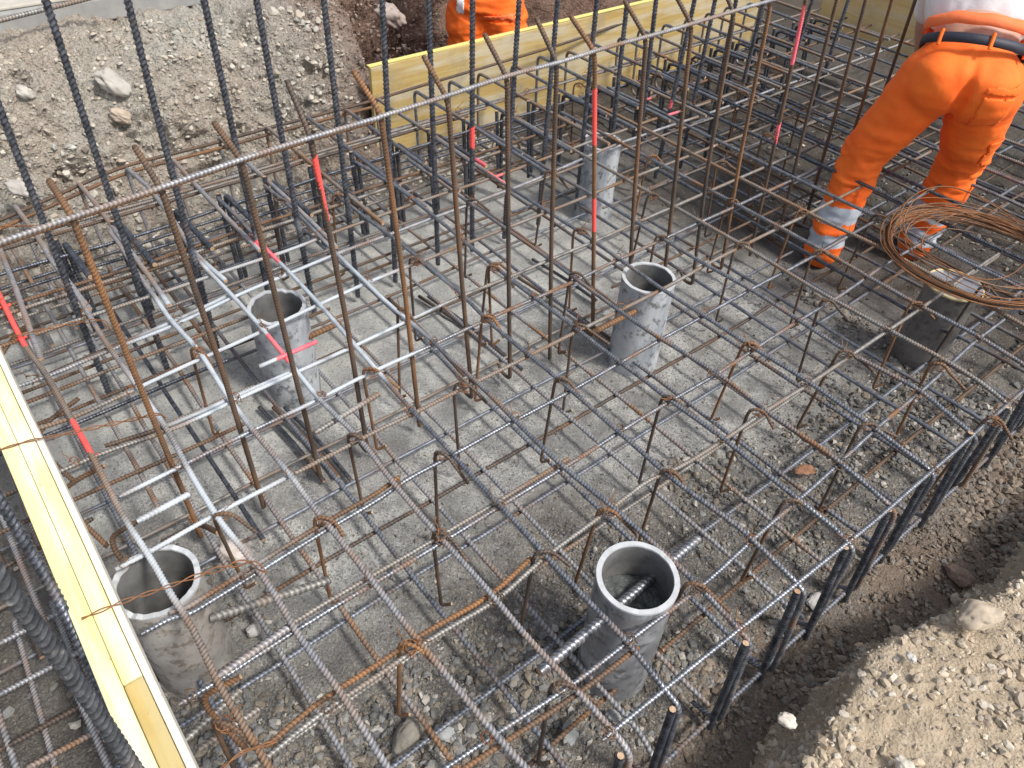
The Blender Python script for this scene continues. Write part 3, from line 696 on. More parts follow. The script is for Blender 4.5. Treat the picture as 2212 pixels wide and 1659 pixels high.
# mid-height side bars by the far end
for i, (xi, zi, y0, y1, kd) in enumerate(((-2.62, .30, -.3, 2.4, 'dark'), (-2.66, .17, -.3, 2.6, 'mixed'), (-2.27, .27, -.4, 1.6, 'mixed'), (-2.28, .15, -.4, 1.8, 'brown'), (-3.03, .26, .1, 4.6, 'dark'), (-3.02, .13, .1, 4.6, 'brown'), (-2.25, .15, 1.9, 4.6, 'dark'), (-2.23, .28, 1.5, 4.7, 'mixed'), (-1.52, .22, 1.8, 4.7, 'brown'), (-.24, .23, 2.9, 4.8, 'dark'), (-2.45, .33, -.5, 1.3, 'brown'), (-2.47, .21, -.5, 1.5, 'dark'), (-2.05, .29, -.5, .75, 'mixed'), (-2.08, .17, -.5, .9, 'brown'), (-1.86, .31, -.5, .45, 'dark'), (-1.84, .19, -.5, .5, 'mixed'), (-1.62, .27, -.5, .4, 'brown'), (-2.84, .34, -.4, 2.2, 'mixed'), (-2.82, .20, -.4, 2.6, 'dark'), (-2.44, .25, 1.8, 4.7, 'brown'), (-1.98, .2, 2.2, 4.7, 'mixed'), (-1.2, .21, 2.4, 4.7, 'dark'), (-.9, .24, 2.6, 4.7, 'brown'))):
    o = bar('side_bar', [(xi, y0, zi), (xi + jit(.02), (y0 + y1) / 2, zi + jit(.01)), (xi, y1, zi)], .0058, M[kd], rib=.18 if y0 < 1 else 0, sides=6, rr=.1, wob=.008)
    tag(o, '%s side bar tied between the two mats, %s in from the far end' % ({'dark': 'dark', 'mixed': 'grey', 'brown': 'brown'}[kd], ORD[i]), 'rebar', 'horizontal bars between the two mats')

for i, (y_, z_, x0_, x1_, kd) in enumerate(((.08, .24, -3.0, -1.5, 'dusty'), (.27, .15, -3.0, -1.3, 'dark'), (-.24, .20, -2.6, -.9, 'dusty'), (-.42, .18, -2.4, -.8, 'dusty'), (.46, .20, -3.0, -2.0, 'brown'), (2.62, .22, -3.0, -.6, 'dark'), (3.05, .22, -3.0, -.5, 'brown'), (3.5, .25, -3.0, -.5, 'dark'), (3.9, .2, -3.0, -.5, 'dark'))):
    o = bar('side_bar', [(x0_, y_, z_), ((x0_ + x1_) / 2, y_ + jit(.02), z_ + jit(.015)), (x1_, y_, z_)], .0068, M[kd], rib=.18 if y_ < 1 else 0, sides=6, rr=.1, wob=.008)
    tag(o, '%s middle bar running lengthwise between the two mats, %s of its set' % ({'dark': 'dark', 'dusty': 'grey', 'brown': 'brown'}[kd], ORD[i]), 'rebar', 'horizontal bars between the two mats')
# bottom mat
GB = 'bars of the bottom mat on the floor'
for j in range(-5, 24):
    y = .36 + .193 * j
    near = -.62 if y > .55 else -.25
    o = bar('bottom_bar', [(-2.98, y, .072), (-2.2, y + jit(.015), .07), (-1.3, y + jit(.012), .07), (near + .3, y + jit(.01), .07), (-.26, y + jit(.008), .066)], .0072, M[('dusty', 'bottom', 'dusty')[j % 3] if j < 9 else 'bottom'], rib=.2 if j < 10 else 0, sides=6, rr=.1, wob=.008, pitch=.0125)
    tag(o, 'lengthwise bar low in the bottom mat, %s from the near left corner' % ORD[j + 5], 'rebar', GB)
for j in range(15):
    x = -.235 - .193 * j
    o = bar('bottom_cross_bar', [(x, -.9 if j > 2 else .1, .055), (x + jit(.012), .8, .055), (x + jit(.012), 2.2, .055), (x, 4.8, .055)], .006, M[('bottom', 'brown', 'bottom', 'mixed')[j % 4]], rib=.22 if j < 6 else 0, sides=6, rr=.1, wob=.008, pitch=.0115)
    tag(o, 'crosswise bar on the floor under the bottom mat, %s from the open end' % ORD[j], 'rebar', GB)
for i, (px_, z_) in enumerate((([(225, 1006), (165, 1037), (135, 1060), (150, 1097), (190, 1140), (232, 1180)], .36), ([(330, 1110), (274, 1138), (240, 1161), (247, 1187), (266, 1213)], .36), ([(520, 1462), (442, 1502), (446, 1528), (472, 1558), (532, 1618)], .34), ([(170, 860), (110, 905), (80, 940), (100, 985), (160, 1040)], .33), ([(60, 700), (20, 740), (-5, 780), (10, 830)], .33), ([(470, 1150), (430, 1130), (390, 1150), (350, 1170)], .30))):
    o = bar('bent_bar', [uz(p, z_ - .03 * q_) for q_, p in enumerate(px_)], .0064, M['rust' if i % 2 == 0 else 'brown'], rr=.03, sides=8)
    tag(o, 'rusty U bent bar beside the yellow beam, %s from the near end' % ORD[(2, 1, 0, 3, 4, 5)[i]], 'rebar', 'bent bars beside the beam')
for i, (a_, b_, z_, kd) in enumerate((((0, 1390), (230, 1270), .12, 'dusty'), ((0, 1500), (300, 1340), .10, 'dusty'), ((20, 1610), (330, 1440), .10, 'brown'), ((60, 1659), (360, 1500), .12, 'dusty'), ((0, 1230), (200, 1120), .14, 'brown'), ((30, 1340), (120, 1659), .08, 'dusty'), ((110, 1300), (230, 1600), .09, 'dusty'), ((190, 1290), (330, 1600), .09, 'dusty'), ((-10, 1180), (90, 1420), .10, 'brown'))):
    o = bar('left_mat_bar', [uz(a_, z_), uz(b_, z_)], .0066, M[kd], rr=.1, sides=7)
    tag(o, 'dusty bar of the dark side mat left of the yellow beam, %s of its mesh' % ORD[i], 'rebar', 'side mat bars left of the beam')
# loose bars lying on the concrete in the middle
for i, (a_, b_) in enumerate((((905, 640), (1092, 770)), ((925, 640), (1130, 800)), ((1120, 600), (1330, 740)), ((1150, 560), (1290, 650)), ((835, 640), (1010, 820)), ((560, 880), (700, 1040)), ((590, 880), (730, 1030)), ((615, 880), (760, 1040)), ((1700, 540), (1560, 455)))):
    A_, B_ = uz(a_, .018 + .001 * i), uz(b_, .02 + .001 * i)
    o = bar('loose_bar', [A_, (A_ + B_) / 2 + [0, .01, 0], B_], .0072, M['dark' if i % 2 else 'brown'], sides=7, rr=.1)
    tag(o, ('dark loose bar on the concrete in the middle, %s of the scattered lot' if i % 2 else 'brown loose bar on the concrete in the middle, %s of the scattered lot') % ORD[i], 'rebar', 'loose bars lying on the floor')
o = bar('short_bar', [uz((560, 792), HT + .012), uz((684, 738), HT + .016)], .006, M['dusty'], rr=.1); tag(o, 'pink tipped offcut tied in front of the white sprayed pipe', 'rebar', 'short offcuts of bar')
for i, (a_, b_, z_) in enumerate((((296, 1127), (409, 1067), HT), ((472, 1461), (622, 1356), HT), ((680, 935), (820, 850), .40), ((430, 1620), (560, 1530), .2), ((400, 1600), (520, 1490), .26))):
    o = bar('short_bar', [uz(a_, z_), uz(b_, z_)], .0075, M['dusty' if i < 2 else 'mixed'], rr=.1)
    tag(o, ('short whitewashed offcut laid on the mat beside the pipe at the yellow beam', 'short grey offcut doubling the crossbar right of the pipe at the beam', 'short tan rusty offcut with a free end left of centre', 'stub of ribbed bar low beside the beam, nearest the camera', 'stub of ribbed bar low beside the beam, upper one')[i], 'rebar', 'short offcuts of bar')

# tall starter bars
tall = [('A', (124, 563), (0, 244)), ('B', (367, 815), (107, 19)), ('C', (397, 469), (277, 0)), ('D', (502, 285), (439, 0)), ('E', (652, 525), (555, 0)), ('F', (769, 600), (699, 0)), ('G', (852, 562), (824, 0)), ('H', (946, 562), (926, 0)), ('I', (1021, 337), (1023, 0)), ('J', (1092, 465), (1121, 0)), ('K', (1175, 350), (1208, 0)), ('L', (1263, 255), (1287, 0)), ('M', (1325, 281), (1358, 0)), ('N', (1373, 382), (1418, 0))]
segs = []
for _, lo, hi in tall:
    a_, b_ = ux(lo, XT), ux(hi, XT)
    d_ = (b_ - a_) / (b_[2] - a_[2])
    segs.append((a_ + d_ * (.03 - a_[2]), b_ + d_ * (1.95 - b_[2])))
for y in (2.86, 3.05, 3.25, 3.44, 3.84, 4.22): segs.append((np.array([XT, y, .03]), np.array([XT + jit(.04), y + jit(.05), 1.9])))
for i, (a_, b_) in enumerate(segs):
    mid = (a_ + b_) / 2 + [jit(.006), jit(.006), 0]
    o = bar('tall_bar', [a_, mid, b_], .0098, M['dark'], rib=.22, sides=9, pitch=.0145, rr=.2)
    tag(o, 'tall dark blue ribbed bar standing upright, %s in its row counted from the left' % ORD[i], 'rebar', 'tall dark starter bars in a row')
for i, (pp, yy, rr_) in enumerate((([(-40, 1190), (0, 1250), (150, 1450), (225, 1560), (300, 1675)], -.14, .0098), ([(-30, 1030), (0, 1080), (75, 1205), (125, 1290), (185, 1415)], -.17, .0098))):
    pts = [uy(p, yy) for p in pp]
    d_ = (pts[-1] - pts[-2]); d_ /= abs(d_[2]); pts.append(pts[-1] + d_ * (pts[-1][2] - .03))
    d_ = (pts[0] - pts[1]); d_ /= abs(d_[2]); pts.insert(0, pts[0] + d_ * (1.9 - pts[0][2]))
    if pts[0][2] < pts[-1][2]: pts = pts[::-1]
    o = bar('tall_bar', pts, rr_, M['darkmud' if i == 0 else 'dark'], rib=.2, sides=12, pitch=.013, rr=.2)
    tag(o, ('very near thick ribbed bar smeared with pale cement, left of the yellow beam', 'near thick dark ribbed bar just left of the yellow beam')[i], 'rebar', 'tall dark starter bars in a row')

# rusty bars with kinked tops, in front of the tall ones
kt = [((154, 465), (94, 371)), ((349, 409), (285, 308)), ((521, 345), (450, 249)), ((671, 296), (634, 208)), ((822, 244), (773, 169)), ((968, 217), (918, 127)), ((1096, 169), (1057, 94)), ((1203, 135), (1169, 62)), ((1285, 112), (1238, 43)), ((1396, 82), (1357, 15)), ((1495, 56), (1465, 0)), ((1586, 30), (1573, 0))]
by = [.15, .34, .53, .70, .90, 1.12, 1.29, 1.48, 1.70, 1.89, 2.09, 2.28]
rods = []
for i, (k_, t_) in enumerate(kt):
    K = ux(k_, XR); T = uy(t_, K[1]); d_ = T - K; T = K + d_ / np.linalg.norm(d_) * .128
    rods.append((K, T, by[i]))
for j in range(7): rods.append((np.array([XR, 2.33 + .2 * j, 1.15]), np.array([XR - .09, 2.33 + .2 * j, 1.23]), 2.47 + .2 * j))
for i, (K, T, y_) in enumerate(rods):
    h = i % 3 != 1
    B_ = np.array([-1.49, y_, .045])
    pts = [T, K, K * .5 + B_ * .5 + [jit(.008), jit(.008), 0], B_] + ([B_ + [-.05, .0, -.0], B_ + [-.07, 0, .03]] if h else [])
    o = bar('kinked_bar', pts, .0066, M['brown' if i % 4 else 'rust'], rr=.03, sides=8)
    tag(o, 'rusty upright bar with its top bent to the bank, %s from the left' % ORD[i], 'rebar', 'rusty upright bars with kinked tops')
ub = [ux(p, XR + .014) for p in ((-60, 548), (0, 525), (150, 472), (337, 409), (517, 345), (675, 296), (817, 255), (822, 252), (961, 208), (1096, 165), (1205, 137), (1287, 110), (1400, 79), (1493, 52), (1656, 4))]
o = bar('rail_bar', ub + [np.array([XR + .014, 4.3, ub[-1][2]])], .0052, M['dusty'], rr=.1, wob=.004)
tag(o, 'long pale ribbed bar tied high across all the kinked rusty bars', 'rebar', 'high horizontal bars')
o = bar('rail_bar', [p + [-.03, 0, -.02] for p in ub[:8]], .0052, M['rust'], rr=.1)
tag(o, 'thin orange rusty bar running just behind the long pale high bar', 'rebar', 'high horizontal bars')

# dark cut pairs standing at the far end of the top mat
for k in range(24):
    y = .20 + .19 * k
    for s in (0, 1):
        zt = HT + .012 + jit(.012) - .05 * s
        pts = [(-2.63, y + .021 * s, zt), (-2.60 + jit(.008), y + .021 * s, .05)]
        if s: pts = [(-2.33 + jit(.1), y + .03, HT - .002)] + [(-2.62, y + .021, HT)] + pts[1:]
        o = bar('stub_bar', pts, .0088, M['dark'], rib=.22 if k < 8 else 0, sides=8 if k < 8 else 6, rr=.03)
        tag(o, ('dark cut stub bar ending at mat level, %s pair from the left' if not s else 'dark bar turning into the top mat beside the %s cut stub from the left') % ORD[k], 'rebar', 'pairs of dark bars standing inside the far edge')

# rusty hooks hung over crossings
hooks = [(697, 1119), (955, 980), (954, 1153), (1175, 1192), (884, 1393), (1216, 1478), (1066, 575), (1246, 590), (1055, 684), (1254, 702), (998, 830), (1216, 819), (800, 797), (1448, 858), (1448, 1018), (766, 941), (1313, 1102), (871, 669), (1828, 759), (1791, 650), (1982, 654), (1772, 541), (1637, 886), (1877, 916), (2031, 787), (1712, 1081), (1502, 1262), (1070, 570), (1253, 495), (1430, 510), (1411, 420), (1190, 371), (1411, 337), (1584, 431), (1603, 525), (1562, 349), (1734, 454), (1854, 375), (1899, 465), (1607, 199), (424, 755), (480, 1110), (897, 559), (1021, 431), (1622, 742), (2130, 620), (2150, 905), (480, 1562), (1660, 290), (1740, 235), (1250, 180), (1420, 160), (730, 420), (605, 430)]
WK = []
def wire_knot_mesh(seed, mt):
    r_ = np.random.default_rng(seed); n_ = 46; tt = np.linspace(0, 1, n_)
    turns = 2.3; a_ = tt * turns * 6.283
    P_ = np.stack([.0125 * np.cos(a_) + r_.normal(0, .0012, n_), .0125 * np.sin(a_) * .8 + r_.normal(0, .0012, n_), .010 * np.sin(a_ * .5 + 1) + r_.normal(0, .001, n_)], 1)
    tail = P_[-1] + np.cumsum(np.stack([r_.normal(.0022, .0012, 12), r_.normal(.001, .0018, 12), r_.normal(.0022, .001, 12)], 1), 0)
    P_ = np.vstack([P_, tail]); V_, Q_ = tube(P_, .0011, 4)
    me = bpy.data.meshes.new('tie_wire'); me.from_pydata(V_.tolist(), [], Q_.tolist()); me.materials.append(mt); me.polygons.foreach_set('use_smooth', [True] * len(me.polygons)); return me
WK = [wire_knot_mesh(i, M['wire' if i % 3 else 'wiredark']) for i in range(6)]
def knot(parent, P_, rz=None):
    o = link('tie_wire', random.choice(WK), parent); o.location = P_; o.rotation_euler = (jit(.5), jit(.5), random.uniform(0, 6.28) if rz is None else rz); s_ = random.uniform(.85, 1.25); o.scale = (s_, s_, s_); return o
used = set()
cx = [-.275, -.42, -.665, -.85, -1.05, -1.24, -1.44, -1.60, -1.77, -1.97, -2.18, -2.37, -2.56, -2.75, -3.04]
ally = [-.04, .16, .37] + yk
for i, p in enumerate(hooks):
    P_ = uz(p, HT + .014); ang = math.radians(random.uniform(22, 62))
    a_ = int(np.argmin([abs(P_[0] - c) for c in cx])); b_ = int(np.argmin([abs(P_[1] - c) for c in ally]))
    d_ = np.array([math.cos(ang), math.sin(ang), 0]); rh = .023
    Lx, Ly = jit(.025), jit(.025)
    top = P_ + [0, 0, .002]
    pts = [top - d_ * rh + [Lx, Ly, -.36] + d_ * .03 + np.array([0, 0, .01]), top - d_ * rh + [Lx, Ly, -.375], top - d_ * rh + [0, 0, -.03], top - d_ * rh * .8 + [0, 0, -.006], top - d_ * .2 * rh, top + d_ * rh * .6 + [0, 0, -.001], top + d_ * rh * 1.25 + [0, 0, -.016], top + d_ * (.068 + jit(.012)) + [.02 + jit(.012), -.01 + jit(.012), -.045 + jit(.012)]]
    o = bar('hook_bar', pts, .0046, M[('rust', 'brown', 'brown', 'brown')[i % 4]], rr=.012, sides=6, rib=.2)
    lab = 'rusty hook over the crossing of the %s lengthwise and %s crosswise bar' % (ORD[b_], ORD[a_])
    if lab in used: lab += ', smaller one'
    if lab in used: lab += ' beside it'
    used.add(lab)
    tag(o, lab, 'rebar hook', 'rusty hooks linking the two mats')
    knot(o, P_ + [0, 0, -.012])
    if i % 2 == 0: knot(o, P_ + [.008, .004, -.010])
# tie wires at other crossings, parts of the crossing bars
crossers = [o for o in COL.objects if o.name.startswith('cross_bar') and 'crossing under' in o.get('label', '')]
for ci, o in enumerate(crossers):
    me = o.data; co_ = np.empty(len(me.vertices) * 3, dtype=np.float32); me.vertices.foreach_get('co', co_); co_ = co_.reshape(-1, 3)
    for bi, y in enumerate(ally):
        if (ci + bi) % 2 and y < 3.4:
            sel = co_[np.abs(co_[:, 1] - y) < .02]
            if len(sel): c_ = sel.mean(0); knot(o, (float(c_[0]), y, float(c_[2]) + .010))

# ---------------------------------------------------------------- pipes standing on the floor
def pipe_mat(name, c1, c2, c3, sc=6):
    m, t, b = mat(name); co, _ = vary(t, objco(t))
    mp = N(t, 'ShaderNodeMapping'); mp.inputs['Scale'].default_value = (1, 1, .35); t.links.new(co, mp.inputs[0])
    n1 = noise(t, mp.outputs[0], sc, 6, .65, 1.2); n2 = noise(t, co, 34, 5, .7); n3 = noise(t, co, 8, 4, .6)
    c = mix(t, ramp(t, n1, [(.40, g(0)), (.58, g(1))]).outputs[0], c1, c2)
    c = mix(t, ramp(t, n2, [(.52, g(0)), (.62, g(.8))]).outputs[0], c, c3)
    c = mix(t, ramp(t, n3, [(.55, g(0)), (.60, g(.7))]).outputs[0], c, c2)
    t.links.new(c, b.inputs['Base Color'])
    t.links.new(ramp(t, n1, [(.35, g(.30)), (.6, g(.7))]).outputs[0], b.inputs['Roughness'])
    nn = bump(t, b, n1, .35, .01); bump(t, b, n2, .3, .003, nn); return m
M['pipe_a'] = pipe_mat('cement_smeared_pipe', (.24, .27, .32), (.50, .53, .56), (.11, .11, .11))
M['pipe_b'] = pipe_mat('grey_pipe', (.20, .21, .23), (.40, .41, .43), (.09, .09, .095))
M['pipe_c'] = pipe_mat('muddy_pipe', (.27, .25, .235), (.42, .41, .39), (.16, .13, .105), 4)
M['pipe_d'] = pipe_mat('dark_pipe', (.12, .115, .11), (.20, .19, .18), (.08, .07, .065), 5)
M['rim'] = simple('pipe_rim', (.50, .52, .55), .6, (.38, .40, .42), 25)
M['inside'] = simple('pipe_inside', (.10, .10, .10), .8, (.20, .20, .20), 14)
M['slurry'] = simple('wet_slurry', (.05, .06, .062), .45, (.11, .12, .12), 22, bs=.8, bd=.02, bsc=30)
M['cap'] = simple('pipe_cap_cover', (.16, .18, .22), .5, (.24, .26, .29), 20)
M['capring'] = simple('cap_ring', (.62, .52, .28), .6, (.5, .42, .24), 20)
def pipe(rim_px, zr, r, mm, label, rim=True, fill=None, ragged=.004, lean=(0, 0), inside='inside', cap=False, spatter=None):
    c = uz(rim_px, zr); base = np.array([c[0] + lean[0], c[1] + lean[1], -.02])
    root = empty('pipe', base); tag(root, label, 'pipe', 'grey pipe sleeves standing in the cage')
    ax = c - base; n = 26; S_ = 48
    th = np.arange(S_) / S_ * 2 * math.pi
    rag = ragged * fbm(np.stack([np.cos(th) * 2, np.sin(th) * 2, th * 0 + r * 50], 1), 2.2, 4, int(rim_px[0]))
    def ring(u, rr, dz): return (ax * u)[None] + np.stack([rr * np.cos(th), rr * np.sin(th), dz], 1)
    V = []; 
    for i in range(n + 1): 
        u = i / n; V.append(ring(u, r * (1 + .012 * fbm(np.stack([np.cos(th), np.sin(th), th * 0 + u * 3], 1), 1.4, 3, 4)), rag * 1.8 * (u > .99)))
    V = np.vstack(V); i = np.arange(n)[:, None] * S_; j = np.arange(S_)[None]; Q = np.stack([i + j, i + (j + 1) % S_, i + S_ + (j + 1) % S_, i + S_ + j], -1).reshape(-1, 4)
    o = mk('shell', V, Q, mm, root)
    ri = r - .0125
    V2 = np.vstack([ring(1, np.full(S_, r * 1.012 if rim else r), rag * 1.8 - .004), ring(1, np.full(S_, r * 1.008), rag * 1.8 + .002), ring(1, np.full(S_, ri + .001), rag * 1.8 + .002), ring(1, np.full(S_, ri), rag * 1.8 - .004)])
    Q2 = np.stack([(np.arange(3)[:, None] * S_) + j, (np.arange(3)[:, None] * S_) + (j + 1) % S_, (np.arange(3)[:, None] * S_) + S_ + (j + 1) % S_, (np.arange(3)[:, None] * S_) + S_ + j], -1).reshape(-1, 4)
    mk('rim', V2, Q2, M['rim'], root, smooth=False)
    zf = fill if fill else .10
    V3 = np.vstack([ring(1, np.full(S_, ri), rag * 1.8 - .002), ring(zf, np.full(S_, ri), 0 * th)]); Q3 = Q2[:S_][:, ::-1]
    mk('inner_wall', V3, Q3, M[inside], root)
    if cap:
        # taped cover with a narrow collar
        rr_ = np.linspace(0, r * 1.0, 8); V4 = np.vstack([ring(1, np.full(S_, q_), 0 * th + .006 + .004 * np.sin(th * 2) * q_ / r) for q_ in rr_]); 
        Q4 = np.stack([(np.arange(7)[:, None] * S_) + j, (np.arange(7)[:, None] * S_) + (j + 1) % S_, (np.arange(7)[:, None] * S_) + S_ + (j + 1) % S_, (np.arange(7)[:, None] * S_) + S_ + j], -1).reshape(-1, 4)
        mk('cover', V4, Q4, M['cap'], root)
        P_ = ring(1, np.full(S_, r * 1.03), 0 * th + .002); P_ = np.vstack([P_, P_[:2]]); V5, Q5 = tube(P_, .006, 6); mk('collar', V5, Q5, M['capring'], root)
    rr_ = np.linspace(0, ri, 14); V4 = np.vstack([ring(zf, np.full(S_, q_), .010 * fbm(np.stack([q_ * np.cos(th), q_ * np.sin(th), th * 0], 1), 30, 4, 5)) for q_ in rr_])
    Q4 = np.stack([(np.arange(13)[:, None] * S_) + j, (np.arange(13)[:, None] * S_) + (j + 1) % S_, (np.arange(13)[:, None] * S_) + S_ + (j + 1) % S_, (np.arange(13)[:, None] * S_) + S_ + j], -1).reshape(-1, 4)
    mk('slurry_fill', V4, Q4, M['slurry'], root)
    return root
pipe((1378, 1246), .43, .094, M['pipe_b'], 'open grey pipe nearest the front corner, dark slurry and a thick bar inside', fill=.74, ragged=.0015)
pipe((1402, 600), .385, .094, M['pipe_a'], 'shiny grey pipe with wet streaks in the middle of the cage', ragged=.002)
pipe((598, 662), .375, .093, M['pipe_a'], 'white sprayed pipe with a chipped rim inside the whitewashed bars', ragged=.006)
pipe((337, 1256), .385, .094, M['pipe_c'], 'muddy pipe squeezed against the yellow beam', ragged=.006)
pipe((1300, 305), .37, .090, M['pipe_a'], 'speckled grey white pipe farthest back near the yellow board', ragged=.002)
pipe((2062, 617), .355, .092, M['pipe_d'], 'dark covered pipe under the coil of wire', fill=.9, cap=True)
for i, (a_, b_, z_, r_, k_) in enumerate((((1165, 1452), (1508, 1163), .335, .0125, 'steel'), ((455, 1336), (712, 1253), .26, .0105, 'mixed'), ((1284, 716), (1372, 672), .30, .010, 'rust'), ((650, 735), (734, 697), .26, .010, 'rust'), ((2045, 790 - 120), (2110, 640), .28, .010, 'brown'))):
    A_, B_ = uz(a_, z_), uz(b_, z_)
    o = bar('cross_rod', [A_, B_], r_, M[k_], sides=12, rib=.09, pitch=.013)
    tag(o, ('thick grey rod pushed right through the front pipe', 'thick tan rod running out of the muddy pipe beside the beam', 'orange rusty rod sticking out of the shiny middle pipe', 'rusty rod behind the white sprayed pipe', 'brown rod in the dark covered pipe')[i], 'rebar', 'rods through the pipes')

# ---------------------------------------------------------------- timber
def wood_mat(name, c1, c2, c3, axis='x', bleach=(.78, .70, .42), stain=.35):
    m, t, b = mat(name); co = objco(t)
    mp = N(t, 'ShaderNodeMapping'); mp.inputs['Scale'].default_value = {'x': (1.2, 26, 26), 'y': (26, 1.2, 26)}[axis]; t.links.new(co, mp.inputs[0])
    n1 = noise(t, mp.outputs[0], 1.6, 6, .6, .8); n2 = noise(t, co, 5, 5, .65); n3 = noise(t, co, 70, 4, .7)
    mp2 = N(t, 'ShaderNodeMapping'); mp2.inputs['Scale'].default_value = {'x': (1, 8, 8), 'y': (8, 1, 8)}[axis]; t.links.new(co, mp2.inputs[0])
    n4 = noise(t, mp2.outputs[0], 2.2, 4, .6)
    c = mix(t, ramp(t, n1, [(.36, g(0)), (.62, g(1))]).outputs[0], c1, c2)
    c = mix(t, ramp(t, n4, [(.45, g(0)), (.6, g(.75))]).outputs[0], c, bleach)
    c = mix(t, ramp(t, n2, [(.52, g(0)), (.70, g(stain))]).outputs[0], c, c3)
    c = mix(t, ramp(t, n3, [(.64, g(0)), (.70, g(.6))]).outputs[0], c, (.25, .24, .2))
    t.links.new(c, b.inputs['Base Color']); b.inputs['Roughness'].default_value = .62
    bump(t, b, n1, .25, .003); return m
M['ywood'] = wood_mat('yellow_beam_wood', (.82, .74, .30), (.85, .80, .46), (.58, .52, .34), 'x', (.88, .86, .66), .4)
M['ycream'] = wood_mat('cream_wood', (.84, .80, .66), (.88, .85, .74), (.66, .60, .48), 'x', (.88, .86, .76), .25)
M['ystain'] = wood_mat('stained_wood', (.52, .38, .13), (.60, .46, .18), (.30, .24, .12), 'x', (.5, .42, .22), .5)
M['yboard'] = wood_mat('yellow_board', (.44, .30, .10), (.54, .41, .17), (.30, .26, .19), 'y', (.56, .51, .39), .75)
M['eboard'] = wood_mat('end_board', (.60, .42, .17), (.68, .52, .26), (.40, .31, .18), 'x', (.62, .54, .36), .5)
M['pale'] = wood_mat('pale_plank', (.42, .38, .33), (.48, .44, .38), (.3, .27, .22), 'x', (.5, .47, .42), .4)
def board(name, a, b_, m, parent=None, bev=.003, wav=0, seg=24, axis=0):
    a, b_ = np.array(a, float), np.array(b_, float)
    bm = bmesh.new(); bmesh.ops.create_cube(bm, size=1)
    for v in bm.verts: v.co = Vector((a + b_) / 2) + Vector([v.co[k] * (b_[k] - a[k]) for k in range(3)])
    if wav:
        ed = [e for e in bm.edges if abs(e.verts[0].co[axis] - e.verts[1].co[axis]) > .5 * abs(b_[axis] - a[axis])]
        bmesh.ops.subdivide_edges(bm, edges=ed, cuts=seg, use_grid_fill=True)
    bmesh.ops.bevel(bm, geom=[e for e in bm.edges if e.calc_face_angle(0) > 1], offset=bev, segments=2, affect='EDGES', profile=.5)
    if wav:
        A_ = np.array([v.co[:] for v in bm.verts]); n_ = wav * np.stack([fbm(A_, 2.0, 3, 5), fbm(A_, 2.2, 3, 6), fbm(A_, 2.1, 3, 7)], 1); n_[:, axis] = 0
        for v, d_ in zip(bm.verts, n_): v.co += Vector(d_)
    me = bpy.data.meshes.new(name); bm.to_mesh(me); bm.free(); me.materials.append(m)
    return link(name, me, parent)
beam = empty('timber_beam', (0, 0, 0)); tag(beam, 'long bright yellow timber beam of two laths lying across the mat at the lower left', 'beam')
board('lath', (-2.75, -.165, .432), (-.36, -.1295, .505), M['ywood'], beam, .003, .004)
board('lath', (-2.75, -.1285, .432), (-.90, -.094, .5045), M['ywood'], beam, .003, .004)
board('lath', (-.897, -.1285, .432), (-.36, -.094, .502), M['ystain'], beam, .003, .003)
board('side_lath', (-2.75, -.0925, .428), (-.36, -.0785, .499), M['ycream'], beam, .003, .004)

fb = empty('formwork_board', (-3.22, 1.8, 0)); tag(fb, 'long yellow formwork board standing on edge behind the far end of the cage', 'board')
def pboard(name, a, b_, m, parent, **k):
    o = board(name, a, b_, m, None, **k); o.parent = parent; o.matrix_parent_inverse = Matrix.Translation(parent.location).inverted(); return o
pboard('plank', (-3.245, 1.79, .01), (-3.218, 4.86, .495), M['yboard'], fb, wav=.006, axis=1)
M['edgeyellow'] = simple('painted_edge', (.66, .60, .22), .6, (.7, .62, .2), 12)
pboard('top_strip', (-3.246, 1.785, .496), (-3.217, 4.86, .502), M['edgeyellow'], fb, bev=.001)
pboard('brace', (-3.30, 3.95, .02), (-3.25, 4.0, .62), M['edgeyellow'], fb)
eb = empty('end_board', (-2.8, 4.9, .27)); tag(eb, 'golden brown board on edge across the far end behind the bending worker', 'board')
pboard('plank', (-2.78, 4.90, .27), (.25, 4.928, .80), M['eboard'], eb, wav=.004, axis=0)
o = board('timber_plank', (-3.9, 5.02, .30), (-2.5, 5.05, .70), M['pale'], wav=.004, axis=0); tag(o, 'pale weathered plank behind the golden brown end board', 'plank')
# kerb slab on the far bank
M['kerb'] = simple('kerb_concrete', (.33, .33, .32), .85, (.26, .26, .26), 14)
M['kerbtop'] = simple('kerb_top', (.50, .47, .41), .85, (.42, .40, .36), 14)
ks = empty('kerb_slab', (-3.9, .4, .75)); tag(ks, 'pale grey concrete slab lying on the lip of the earth bank at the top left', 'slab')
pboard('slab_front', (-4.5, -.9, .70), (-3.82, 1.5, .79), M['kerb'], ks, bev=.006)
pboard('slab_top', (-4.5, -.9, .792), (-3.85, 1.48, .805), M['kerbtop'], ks, bev=.004)
o = bar('loose_bar', [ux((-30, 52), -3.7), ux((90, 22), -3.7), ux((225, -12), -3.7)], .009, M['mixed'], rr=.1)
tag(o, 'brown ribbed bar lying along the pale slab at the top left', 'rebar')

